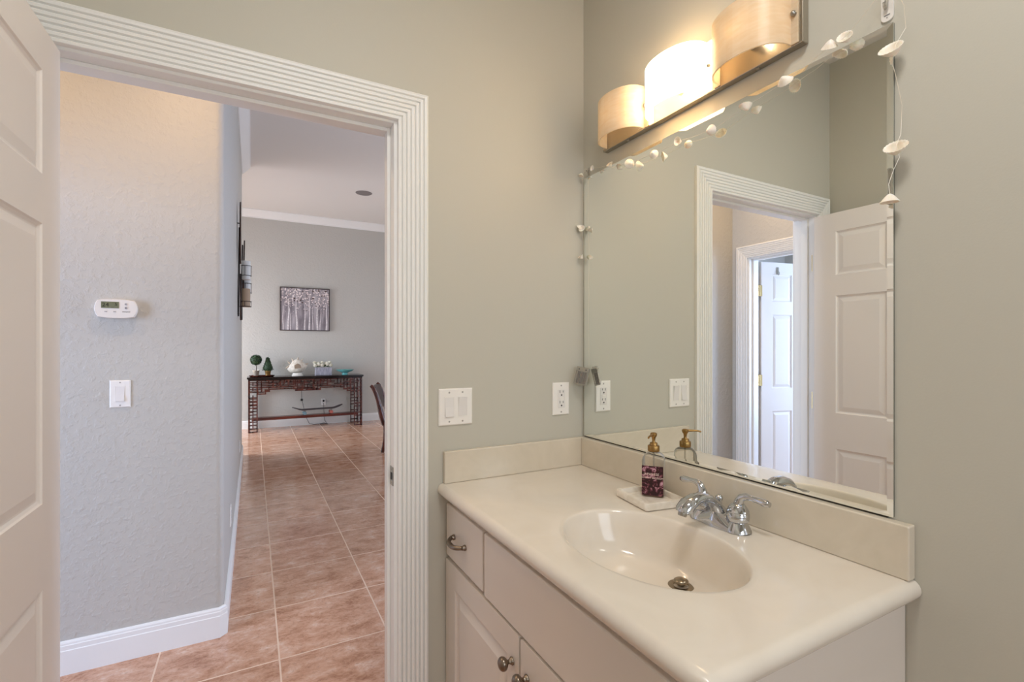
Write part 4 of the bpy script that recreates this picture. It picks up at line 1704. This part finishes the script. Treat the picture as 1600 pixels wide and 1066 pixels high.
def fret(bm, M, W, z0, z1, cell=0.054, bar=0.0165, dep=0.020, seed=1, lower=None, sides=True):
    """interlocking fretwork on a grid in local x-z; lower(x) gives the bottom edge"""
    rr_ = random.Random(seed)
    nx = max(1, round(W / cell))
    nz = max(1, round((z1 - z0) / cell))
    cx_, cz_ = W / nx, (z1 - z0) / nz
    h = bar / 2

    def low(x):
        return z0 if lower is None else lower(x)

    def hb(xa, xb, z, g=0.0):
        box(bm, xa - h, -dep + g, z - h, xb + h, 0 - g, z + h, M)

    def vb_(x, za, zb, g=0.0015):
        box(bm, x - h, -dep + g, za - h, x + h, 0 - g, zb + h, M)
    for j in range(nz + 1):
        z = z0 + j * cz_
        i = 0
        while i < nx:
            run = rr_.choice((1, 2, 2, 3))
            xa, xb = i * cx_, min(nx, i + run) * cx_
            xm = (xa + xb) / 2
            edge = j == nz or (lower is None and j == 0)
            if z >= low(xm) - 1e-4 and (edge or rr_.random() < 0.62):
                hb(xa, xb, z)
            i += run
    for i in range(nx + 1):
        x = i * cx_
        j = 0
        while j < nz:
            run = rr_.choice((1, 1, 2))
            za, zb_ = z0 + j * cz_, z0 + min(nz, j + run) * cz_
            edge = sides and i in (0, nx)
            lo_ = low(min(max(x, 0.001), W - 0.001))
            if za >= lo_ - 1e-4 and (edge or rr_.random() < 0.60):
                vb_(x, za, zb_)
            j += run
    if lower is not None:
        # follow the stepped bottom edge
        for i in range(nx):
            xm = (i + 0.5) * cx_
            hb(i * cx_, (i + 1) * cx_, low(xm), 0.0008)
            if i and abs(low(xm) - low(xm - cx_)) > 1e-4:
                vb_(i * cx_, min(low(xm), low(xm - cx_)), max(low(xm), low(xm - cx_)))


LW = 0.118
LEGTOP = TZ - 0.052
for (x0, y0, sx, sy) in ((TX0, TY0, 1, 1), (TX1, TY0, -1, 1), (TX0, TY1, 1, -1), (TX1, TY1, -1, -1)):
    bm = B()
    fret(bm, face_mtx((x0, y0, 0.007), (sx, 0, 0), (0, -sy, 0)), LW, 0.0, LEGTOP - 0.007, seed=3 + int(x0 * 3) + int(y0 * 5))
    fret(bm, face_mtx((x0, y0, 0.007), (0, sy, 0), (-sx, 0, 0)), LW * 0.8, 0.0, LEGTOP - 0.007, seed=8 + int(y0 * 7))
    obj('leg', bm, M_wood, e_t)


def low_edge(W):
    def f(x):
        t = min(x, W - x)
        if t < 0.16:
            return 0.0 if t < 0.09 else 0.036
        if abs(x - W / 2) < 0.19:
            return 0.036
        return 0.072
    return f


AW = TX1 - TX0 - 2 * LW - 0.02
bm = B()
fret(bm, face_mtx((TX0 + LW + 0.010, TY0, TZ - 0.052 - 0.216), (1, 0, 0), (0, -1, 0)), AW, 0.0, 0.216 - 0.006, seed=21, lower=low_edge(AW), sides=False)
obj('apron', bm, M_wood, e_t)
bm = B()
fret(bm, face_mtx((TX0 + LW + 0.010, TY1, TZ - 0.052 - 0.216), (1, 0, 0), (0, 1, 0)), AW, 0.0, 0.216 - 0.006, seed=27, lower=low_edge(AW), sides=False)
obj('apron', bm, M_wood, e_t)
bm = B()
box(bm, TX0 + 0.04, TY0 + 0.105, 0.168, TX1 - 0.04, TY0 + 0.270, 0.212)
obj('stretcher_shelf', bm, mottled('red_cherry_wood', (70, 24, 16), (110, 48, 32), 12, 0.22, stretch=(0.2, 3, 3)), e_t, bevel=0.006)

# skateboard on the stretcher
ZS = 0.2125
e = thing('skateboard', 'thin dark skateboard resting on the lower shelf of the console table', 'skateboard', (0.97, TY0 + 0.19, ZS))
bm = B()
prev = None
K = 16
for i in range(K + 1):
    t = -1 + 2 * i / K
    x = 0.975 + t * 0.40
    z = ZS + 0.083 + (0.050 * max(0, abs(t) - 0.66) / 0.34 if abs(t) > 0.66 else 0) + 0.006 * t
    wq = 0.080 * (1 if abs(t) < 0.75 else sqrt(max(0.03, 1 - ((abs(t) - 0.75) / 0.25) ** 2)))
    cur = [bm.verts.new((x, TY0 + 0.19 - wq, z)), bm.verts.new((x, TY0 + 0.19 + wq, z)), bm.verts.new((x, TY0 + 0.19 + wq, z + 0.011)), bm.verts.new((x, TY0 + 0.19 - wq, z + 0.011))]
    if prev:
        for k in range(4):
            bm.faces.new((prev[k], prev[(k + 1) % 4], cur[(k + 1) % 4], cur[k]))
    else:
        bm.faces.new(cur)
    prev = cur
bm.faces.new(prev)
obj('deck', bm, mat('deck_dark', (48, 36, 40), 0.5), e, smooth=True)
for x, wc in ((0.765, (110, 140, 150)), (1.185, (176, 96, 84))):
    bm = B()
    tube(bm, [(x, TY0 + 0.125, ZS + 0.030), (x, TY0 + 0.255, ZS + 0.030)], 0.007, 8)
    prism(bm, [(x - 0.03, TY0 + 0.16), (x + 0.03, TY0 + 0.16), (x + 0.03, TY0 + 0.22), (x - 0.03, TY0 + 0.22)], ZS + 0.070, ZS + 0.082)
    lathe(bm, [(0.010, 0.0), (0.020, 0.04)], (x, TY0 + 0.19, ZS + 0.030), 10)
    obj('truck', bm, M_steel, e)
    for y in (TY0 + 0.130, TY0 + 0.250):
        bm = B()
        lathe(bm, [(0, -0.016), (0.024, -0.016), (0.0290, -0.010), (0.0290, 0.010), (0.024, 0.016), (0, 0.016)], mtx=axis_mtx((x, y, ZS + 0.0295), (0, 1, 0)), seg=16)
        obj('wheel', bm, mat('wheel_urethane', wc, 0.4), e, smooth=True)

# power cord
bm = B()
pts = [(0.735, TY1 + 0.020, 0.80), (0.738, TY1 + 0.030, 0.60), (0.742, TY1 + 0.022, 0.44), (0.775, TY1 + 0.025, 0.30), (0.80, TY1 + 0.03, 0.16), (0.86, TY1 + 0.02, 0.03), (0.93, TY1 + 0.0, 0.0075), (1.00, TY1 + 0.02, 0.0075),
       (1.05, TY1 - 0.01, 0.0075), (1.16, TY1 + 0.0, 0.0075), (1.10, TY1 + 0.02, 0.0200), (1.03, TY1 + 0.01, 0.0190), (1.15, TY1 + 0.015, 0.008), (1.115, TY1 + 0.03, 0.06), (1.10, TY1 + 0.035, 0.22), (1.097, TY1 + 0.045, 0.365)]
tube(bm, pts, 0.0042, 6)
ec = thing('power_cord', 'thin dark power cord hanging behind the console table to the outlet', 'cord', (0.93, TY1, 0.0))
obj('cable', bm, M_dark, ec, smooth=True)
bm = B()
box(bm, 0.722, TY1 + 0.012, 0.425, 0.760, TY1 + 0.034, 0.460)
obj('inline_switch', bm, M_dark, ec, bevel=0.004)
bm = B()
box(bm, 1.081, YF - 0.040, 0.388, 1.109, YF - 0.0092, 0.424)
obj('plug', bm, M_dark, ec, bevel=0.004)

# ------------------------------------------------------------------ things on the console table
TZp = TZ + 0.0006


def foliage_mat(name, c1, c2):
    return mottled(name, c1, c2, 60, 0.6)


M_leaf = foliage_mat('boxwood_leaves', (16, 34, 18), (48, 78, 40))


def leaf_cloud(bm, centre, shape, count, size, seed):
    rr_ = random.Random(seed)
    c = Vector(centre)
    for _ in range(count):
        d, p = shape(rr_)
        d = Vector(d).normalized()
        p = c + Vector(p)
        t = d.cross(Vector((rr_.uniform(-1, 1), rr_.uniform(-1, 1), rr_.uniform(-1, 1)))).normalized()
        s = d.cross(t)
        dd = (d + 0.7 * t * rr_.uniform(-1, 1)).normalized()
        L = size * rr_.uniform(0.7, 1.2)
        a = p
        b_ = p + dd * L * 0.5 + s * L * 0.28
        e_ = p + dd * L + t * L * 0.1
        f_ = p + dd * L * 0.5 - s * L * 0.28
        vs_ = [bm.verts.new(v) for v in (a, b_, e_, f_)]
        bm.faces.new(vs_)


# dark serving tray under the topiaries
e = thing('serving_tray', 'dark low tray on the left end of the console table under the topiaries', 'tray', (0.115, 8.78, TZp))
bm = B()
lathe(bm, [(0, 0), (0.165, 0), (0.185, 0.012), (0.190, 0.022), (0.182, 0.022), (0.172, 0.010), (0, 0.008)], (0.130, 8.78, TZp), 32, sy=0.62)
obj('tray_body', bm, M_wood, e, smooth=True, sharp=50)
TRZ = TZp + 0.0088

e = thing('topiary_ball', 'round boxwood topiary on a thin stem in a silver pot on the console table', 'topiary', (0.045, 8.78, TRZ))
bm = B()
lathe(bm, [(0, 0), (0.034, 0), (0.050, 0.085), (0.053, 0.088), (0.053, 0.094), (0.046, 0.094), (0.040, 0.070), (0, 0.070)], (0.045, 8.78, TRZ), 22)
obj('pot', bm, mat('silver_pot', (200, 190, 176), 0.3, 0.6), e, smooth=True, sharp=50)
bm = B()
tube(bm, [(0.045, 8.78, TRZ + 0.068), (0.050, 8.785, TRZ + 0.13), (0.045, 8.78, TRZ + 0.20)], 0.005, 8)
obj('stem', bm, mat('brown_stem', (60, 44, 30), 0.8), e, smooth=True)
bm = B()
bmesh.ops.create_icosphere(bm, subdivisions=3, radius=0.074, matrix=Matrix.Translation((0.045, 8.78, TRZ + 0.262)))
leaf_cloud(bm, (0.045, 8.78, TRZ + 0.262), lambda r_: ((lambda v: (v, Vector(v).normalized() * 0.072))((r_.gauss(0, 1), r_.gauss(0, 1), r_.gauss(0, 1)))), 500, 0.020, 3)
obj('foliage', bm, M_leaf, e)

e = thing('topiary_cone', 'cone-shaped boxwood topiary in a brass pot on the console table', 'topiary', (0.215, 8.78, TRZ))
bm = B()
lathe(bm, [(0, 0), (0.034, 0), (0.045, 0.072), (0.048, 0.075), (0.048, 0.082), (0.041, 0.082), (0.038, 0.062), (0, 0.062)], (0.215, 8.78, TRZ), 22)
obj('pot', bm, mat('brass_pot', (186, 150, 92), 0.3, 0.8), e, smooth=True, sharp=50)
bm = B()
lathe(bm, [(0.010, 0.063), (0.050, 0.085), (0.066, 0.110), (0.058, 0.165), (0.044, 0.215), (0.026, 0.262), (0.010, 0.300), (0, 0.308)], (0.215, 8.78, TRZ), 22)


def cone_pt(r_):
    a = r_.uniform(0, 2 * pi)
    q = r_.random() ** 1.3
    rad_ = 0.064 * (1 - q) + 0.006
    return (cos(a), sin(a), 0.45), (cos(a) * rad_, sin(a) * rad_, 0.09 + q * 0.21)


leaf_cloud(bm, (0.215, 8.78, TRZ), cone_pt, 460, 0.021, 4)
obj('foliage', bm, M_leaf, e)

M_tan = mottled('shell_tan', (176, 160, 140), (212, 200, 184), 25, 0.5)
# shell sculpture: pierced cream shell on a foot
e = thing('shell_sculpture', 'cream spiked conch-style sculpture on a white foot on the console table', 'sculpture', (0.655, 8.79, TZp))
scx, scy = 0.655, 8.79
bm = B()
lathe(bm, [(0, 0), (0.085, 0), (0.088, 0.010), (0.078, 0.020), (0.070, 0.045), (0.0, 0.050)], (scx, scy, TZp), 24, sy=0.7)
obj('foot', bm, mat('white_ceramic', (232, 228, 220), 0.3), e, smooth=True, sharp=50)
bm = B()
# faceted, flaring body with pointed ends
seg = 18
sect = [(-0.150, 0.012, 0.115), (-0.120, 0.055, 0.120), (-0.080, 0.090, 0.140), (-0.030, 0.110, 0.155), (0.020, 0.112, 0.155), (0.070, 0.092, 0.150), (0.115, 0.055, 0.150), (0.155, 0.014, 0.165)]
rings = []
for k_, (x, r_, zc) in enumerate(sect):
    ring = []
    for k in range(seg):
        a = 2 * pi * k / seg
        f = 1 + 0.10 * sin(3 * a + k_ * 0.9)
        ring.append(bm.verts.new((scx + x, scy + 0.62 * r_ * f * cos(a), TZp + zc + r_ * f * sin(a))))
    rings.append(ring)
for r0, r1 in zip(rings[:-1], rings[1:]):
    for k in range(seg):
        bm.faces.new((r0[k], r0[(k + 1) % seg], r1[(k + 1) % seg], r1[k]))
bm.faces.new(rings[0]); bm.faces.new(rings[-1])
obj('shell_body', bm, mottled('shell_cream', (206, 196, 180), (238, 232, 220), 22, 0.4), e, smooth=True)
for p, q, r_ in (((-0.06, 0, 0.235), (-0.085, -0.01, 0.295), 0.020), ((0.0, 0, 0.255), (0.015, -0.01, 0.310), 0.022), ((0.06, 0, 0.240), (0.085, -0.01, 0.285), 0.018),
                 ((-0.12, 0, 0.16), (-0.185, -0.01, 0.125), 0.022), ((-0.11, 0, 0.20), (-0.150, 0.0, 0.240), 0.018), ((0.12, 0, 0.18), (0.175, 0, 0.205), 0.018)):
    a, b_ = Vector((scx + p[0], scy + p[1], TZp + p[2])), Vector((scx + q[0], scy + q[1], TZp + q[2]))
    bm = B()
    tube(bm, [a, a.lerp(b_, 0.5), b_], [r_, r_ * 0.65, 0.004], 10)
    obj('spike', bm, M_tan, e, smooth=True)
bm = B()
ring_pts = [(-0.045, 0.120), (0.055, 0.135), (0.040, 0.185), (-0.005, 0.205), (-0.050, 0.175)]
c_ = [bm.verts.new((scx + x, scy - 0.0745 - 0.004 * (i % 2), TZp + z)) for i, (x, z) in enumerate(ring_pts)]
c2_ = [bm.verts.new((scx + x * 0.95, scy - 0.05, TZp + 0.16 + (z - 0.16) * 0.95)) for i, (x, z) in enumerate(ring_pts)]
bm.faces.new(c_)
bm.faces.new(c2_)
for k in range(5):
    bm.faces.new((c_[k], c_[(k + 1) % 5], c2_[(k + 1) % 5], c2_[k]))
obj('mouth', bm, mat('shell_inside', (150, 132, 112), 0.5), e)

# planter box of white roses
e = thing('flower_box', 'ribbed lavender-grey box of white roses on the console table', 'flower arrangement', (1.063, 8.79, TZp))
fx0, fx1 = 0.930, 1.190
bm = B()
box(bm, fx0, 8.735, TZp, fx1, 8.845, TZp + 0.130)
n_ = 13
for k in range(n_):
    x = fx0 + 0.006 + (fx1 - fx0 - 0.012) * k / (n_ - 1)
    box(bm, x - 0.006, 8.729, TZp + 0.002, x + 0.006, 8.735, TZp + 0.128)
obj('planter', bm, mottled('lavender_planter', (150, 148, 162), (200, 198, 208), 14, 0.5, stretch=(6, 1, 1)), e, bevel=0.002, seg=1)
rnd = random.Random(4)
M_rose = mottled('white_rose', (226, 220, 198), (246, 244, 232), 40, 0.6)
spots = []
for i, x in enumerate((0.935, 0.990, 1.050, 1.112, 1.172)):
    for y, dz in ((8.760, 0.170 + 0.012 * (i % 2)), (8.822, 0.212 - 0.012 * (i % 2))):
        spots.append((x + rnd.uniform(-0.01, 0.01), y, dz))
for x, y, dz in spots:
    bm = B()
    for layer in range(4):
        npet = 6
        for k in range(npet):
            a0 = 2 * pi * (k + 0.5 * layer) / npet
            r1 = 0.042 - 0.009 * layer
            pv = []
            for s, zz in ((-0.6, 0.0), (0.6, 0.0), (0.7, 0.55), (0.0, 1.0), (-0.7, 0.55)):
                a = a0 + s * 0.75
                rr_ = r1 * (0.55 + 0.5 * zz) if zz < 0.9 else r1 * 1.1
                pv.append(bm.verts.new((x + rr_ * cos(a), y + rr_ * sin(a), TZp + dz - 0.022 + 0.032 * zz + 0.006 * layer)))
            bm.faces.new(pv)
    bmesh.ops.create_icosphere(bm, subdivisions=2, radius=0.027, matrix=Matrix.Translation((x, y, TZp + dz)))
    obj('rose', bm, M_rose, e)
bm = B()
leaf_cloud(bm, (1.063, 8.79, TZp + 0.135), lambda r_: ((r_.uniform(-1, 1), r_.uniform(-1, 1), 0.7), (r_.uniform(-0.14, 0.14), r_.uniform(-0.045, 0.045), r_.uniform(0, 0.035))), 160, 0.034, 9)
obj('leaves', bm, foliage_mat('rose_leaves', (50, 70, 36), (110, 126, 76)), e)

# turquoise bowl
e = thing('glass_bowl', 'shallow turquoise glass bowl on a short foot on the console table', 'bowl', (1.415, 8.79, TZp))
bm = B()
lathe(bm, [(0, 0), (0.055, 0), (0.048, 0.010), (0.042, 0.026), (0.070, 0.042), (0.120, 0.060), (0.142, 0.078), (0.152, 0.086), (0.146, 0.087), (0.116, 0.070), (0.066, 0.052), (0, 0.046)],
      (1.415, 8.79, TZp), 36)
obj('bowl_body', bm, mat('turquoise_glass', (120, 196, 196), 0.12), e, smooth=True, sharp=60)


# ------------------------------------------------------------------ framed picture of pale trees
def art_mat():
    m, n, l, p = new_mat('painted_trees')
    tc = n.new('ShaderNodeTexCoord')
    sp = n.new('ShaderNodeSeparateXYZ')
    l.new(tc.outputs['Object'], sp.inputs[0])
    base = n.new('ShaderNodeTexNoise')
    base.inputs['Scale'].default_value = 5
    base.inputs['Detail'].default_value = 6
    mp = n.new('ShaderNodeMapping')
    mp.inputs['Scale'].default_value = (3, 1, 0.6)
    l.new(tc.outputs['Object'], mp.inputs[0])
    l.new(mp.outputs[0], base.inputs['Vector'])
    r = n.new('ShaderNodeValToRGB')
    r.color_ramp.elements[0].position = 0.35
    r.color_ramp.elements[0].color = lin((120, 112, 118))
    r.color_ramp.elements[1].position = 0.7
    r.color_ramp.elements[1].color = lin((178, 170, 174))
    l.new(base.outputs[0], r.inputs[0])
    # leaves: dabs, dense in the upper part
    vo = n.new('ShaderNodeTexVoronoi')
    vo.inputs['Scale'].default_value = 34
    l.new(tc.outputs['Object'], vo.inputs['Vector'])
    lt = n.new('ShaderNodeMath'); lt.operation = 'LESS_THAN'
    th = n.new('ShaderNodeMapRange')
    th.inputs['From Min'].default_value = 0.22
    th.inputs['From Max'].default_value = 0.55
    th.inputs['To Min'].default_value = 0.05
    th.inputs['To Max'].default_value = 0.50
    l.new(sp.outputs['Z'], th.inputs['Value'])
    l.new(vo.outputs['Distance'], lt.inputs[0])
    l.new(th.outputs[0], lt.inputs[1])
    r2 = n.new('ShaderNodeValToRGB')
    r2.color_ramp.interpolation = 'CONSTANT'
    r2.color_ramp.elements[0].position = 0.0
    r2.color_ramp.elements[0].color = lin((226, 214, 212))
    r2.color_ramp.elements[1].position = 0.84
    r2.color_ramp.elements[1].color = lin((80, 62, 56))
    k = r2.color_ramp.elements.new(0.5); k.color = lin((188, 174, 172))
    l.new(vo.outputs['Color'], r2.inputs[0])
    mx = n.new('ShaderNodeMix'); mx.data_type = 'RGBA'
    l.new(lt.outputs[0], mx.inputs[0])
    l.new(r.outputs[0], mx.inputs[6])
    l.new(r2.outputs[0], mx.inputs[7])
    l.new(mx.outputs[2], p.inputs['Base Color'])
    p.inputs['Roughness'].default_value = 0.7
    return m


AX0, AX1, AZ0, AZ1 = 0.402, 1.196, 1.632, 2.372
e = thing('framed_painting', 'square painting of pale tree trunks in a thin dark frame above the console table', 'painting', (AX0, YF, AZ0))
bm = B()
box(bm, AX0 + 0.012, YF - 0.030, AZ0 + 0.012, AX1 - 0.012, YF - 0.002, AZ1 - 0.012)
cv = obj('canvas', bm, art_mat(), e)
bm = B()
for (xa, za, xb, zb_) in ((AX0, AZ0, AX1, AZ0 + 0.011), (AX0, AZ1 - 0.011, AX1, AZ1), (AX0, AZ0 + 0.011, AX0 + 0.011, AZ1 - 0.011), (AX1 - 0.011, AZ0 + 0.011, AX1, AZ1 - 0.011)):
    box(bm, xa, YF - 0.040, za, xb, YF - 0.0015, zb_)
obj('frame', bm, mat('dark_frame', (62, 48, 44), 0.4), e)
bm = B()
rnd = random.Random(8)
W_ = AX1 - AX0
for fx, wd, top, lean in ((0.06, 0.014, 0.55, 0.0), (0.16, 0.022, 0.66, 0.02), (0.21, 0.012, 0.5, -0.03), (0.33, 0.026, 0.72, -0.03), (0.49, 0.016, 0.6, 0.0), (0.58, 0.022, 0.80, 0.01),
                          (0.65, 0.012, 0.55, -0.01), (0.745, 0.024, 0.66, -0.02), (0.80, 0.012, 0.6, 0.03), (0.93, 0.024, 0.62, 0.01)):
    x = AX0 + fx * W_
    zt_ = AZ0 + 0.014 + top * (AZ1 - AZ0)
    K = 6
    pr_ = None
    for i in range(K + 1):
        t = i / K
        xc = x + lean * t * W_ * 0.6 + 0.004 * sin(7 * t + fx * 20)
        hw_ = wd * 0.5 * (1.15 - 0.7 * t)
        z = AZ0 + 0.014 + t * (zt_ - AZ0 - 0.014)
        cur = [bm.verts.new((xc - hw_, YF - 0.0308, z)), bm.verts.new((xc + hw_, YF - 0.0308, z)), bm.verts.new((xc, YF - 0.0318, z))]
        if pr_:
            bm.faces.new((pr_[0], pr_[2], cur[2], cur[0]))
            bm.faces.new((pr_[2], pr_[1], cur[1], cur[2]))
        pr_ = cur
obj('painted_trunks', bm, mottled('trunk_paint', (200, 192, 194), (232, 226, 226), 40, 0.7), cv)

# ------------------------------------------------------------------ iron candle sconce on the corridor wall
e = thing('candle_wall_sconce', 'dark iron wall sconce with glass and candle holders on the corridor wall', 'wall sconce', (XH, 5.2, 1.6))


def oval_plate(cy_, zc, hy_, hz, off, lean=0.0):
    b = B()
    K = 20
    a_, c_ = [], []
    for k in range(K):
        a = 2 * pi * k / K
        y, z = cy_ + hy_ * cos(a), zc + hz * sin(a)
        a_.append(b.verts.new((XH + off + lean * (z - zc), y, z)))
        c_.append(b.verts.new((XH + off + 0.010 + lean * (z - zc), y, z)))
    b.faces.new(a_); b.faces.new(c_)
    for k in range(K):
        b.faces.new((a_[k], a_[(k + 1) % K], c_[(k + 1) % K], c_[k]))
    obj('oval_plate', b, mottled('bronzed_iron', (34, 22, 18), (70, 46, 36), 18, 0.35, metal=0.5), e, smooth=True, sharp=40)


oval_plate(4.80, 2.34, 0.085, 0.270, 0.020)
oval_plate(5.22, 2.10, 0.080, 0.260, 0.040, 0.02)
oval_plate(4.98, 1.80, 0.075, 0.210, 0.018)
bm = B()
tube(bm, [(XH + 0.008, 4.88, 1.62), (XH + 0.014, 4.88, 2.02), (XH + 0.016, 4.86, 2.4)], 0.006, 8)
tube(bm, [(XH + 0.030, 5.12, 1.60), (XH + 0.030, 5.12, 2.0), (XH + 0.036, 5.14, 2.3)], 0.006, 8)
for z in (1.60, 2.40):
    tube(bm, [(XH + 0.0006, 4.88, z + 0.04), (XH + 0.016, 4.88, z + 0.04)], 0.005, 6)
obj('rod', bm, M_blackm, e, smooth=True)
for yy, zz, kind in ((5.10, 2.055, 'g'), (5.30, 1.915, 'g'), (4.92, 1.740, 'c')):
    bm = B()
    xc = XH + 0.066
    for z in (zz - 0.045, zz + 0.045) if kind == 'g' else (zz - 0.030, zz + 0.015):
        K = 18
        pth = [(xc + 0.042 * cos(2 * pi * k / K), yy + 0.042 * sin(2 * pi * k / K), z) for k in range(K + 1)]
        tube(bm, pth, 0.003, 6)
    zl, zh = (zz - 0.045, zz + 0.045) if kind == 'g' else (zz - 0.030, zz + 0.015)
    for a in (0.3, 0.3 + 2 * pi / 3, 0.3 + 4 * pi / 3):
        tube(bm, [(xc + 0.042 * cos(a), yy + 0.042 * sin(a), zl), (xc + 0.042 * cos(a), yy + 0.042 * sin(a), zh)], 0.0022, 6)
    tube(bm, [(XH + 0.012, yy, zl), (xc - 0.042, yy, zl)], 0.0035, 6)
    h = obj('holder_ring', bm, M_blackm, e, smooth=True)
    bm = B()
    if kind == 'g':
        lathe(bm, [(0.024, -0.085), (0.036, -0.080), (0.0385, 0.090), (0.0355, 0.090), (0.033, -0.076), (0.0, -0.078)], (xc, yy, zz), 20)
        obj('glass_cup', bm, mat('frosted_cup', (222, 220, 214), 0.3), h, smooth=True)
    else:
        lathe(bm, [(0, -0.034), (0.034, -0.034), (0.034, 0.125), (0.030, 0.130), (0, 0.124)], (xc, yy, zz), 20)
        obj('candle', bm, mat('tan_wax', (176, 150, 124), 0.6), h, smooth=True, sharp=50)

# ------------------------------------------------------------------ dining chair at the right of the doorway view
e = thing('dining_chair', 'dark wood dining chair with curved back, partly hidden by the door jamb', 'chair', (1.60, 6.3, 0))
CM = Matrix.Translation((1.455, 6.16, 0)) @ Matrix.Rotation(radians(-22), 4, 'Z')
# local: x forward (facing), y across
side_y = (0.0, 0.46)


def seg_tube(bm, pts, rad, flat=(1, 1)):
    tube(bm, [CM @ Vector(p) for p in pts], rad, 10, flat)


for y in side_y:
    bm = B()
    seg_tube(bm, [(-0.150, y, 0.862), (-0.125, y, 0.835), (-0.092, y, 0.770), (-0.062, y, 0.680), (-0.036, y, 0.580), (-0.008, y, 0.460), (0.022, y, 0.360)],
             [0.020, 0.024, 0.026, 0.028, 0.034, 0.040, 0.034])
    obj('back_post', bm, M_wood, e, smooth=True)
    bm = B()
    seg_tube(bm, [(0.030, y, 0.400), (0.034, y, 0.300), (0.026, y, 0.180), (0.010, y, 0.080), (-0.008, y, 0.0105)], [0.036, 0.030, 0.026, 0.024, 0.020])
    obj('leg', bm, M_wood, e, smooth=True)
    bm = B()
    seg_tube(bm, [(0.44, y, 0.400), (0.445, y, 0.300), (0.440, y, 0.150), (0.430, y, 0.0105)], [0.028, 0.024, 0.020, 0.017])
    obj('leg', bm, M_wood, e, smooth=True)
bm = B()
K = 8
prev = None
for i in range(K + 1):
    t = i / K
    y = 0.012 + t * 0.436
    bow = -0.020 * sin(pi * t)
    cur = []
    for (x, z) in ((-0.120, 0.845), (-0.045, 0.560), (-0.020, 0.560), (-0.098, 0.845)):
        cur.append(bm.verts.new(CM @ Vector((x + bow, y, z + (0.012 * sin(pi * t) if z > 0.8 else 0)))))
    if prev:
        for k in range(4):
            bm.faces.new((prev[k], prev[(k + 1) % 4], cur[(k + 1) % 4], cur[k]))
    else:
        bm.faces.new(cur)
    prev = cur
bm.faces.new(prev)
obj('backrest', bm, mottled('brown_leather', (44, 26, 24), (74, 46, 42), 30, 0.35), e, smooth=True, sharp=50)
bm = B()
box(bm, 0.00, -0.010, 0.370, 0.465, 0.470, 0.425, CM)
obj('seat_frame', bm, M_wood, e, bevel=0.008)
bm = B()
box(bm, 0.022, 0.006, 0.4255, 0.462, 0.454, 0.480, CM)
obj('seat_cushion', bm, mat('dark_seat_leather', (34, 26, 26), 0.4), e, bevel=0.018, seg=3)
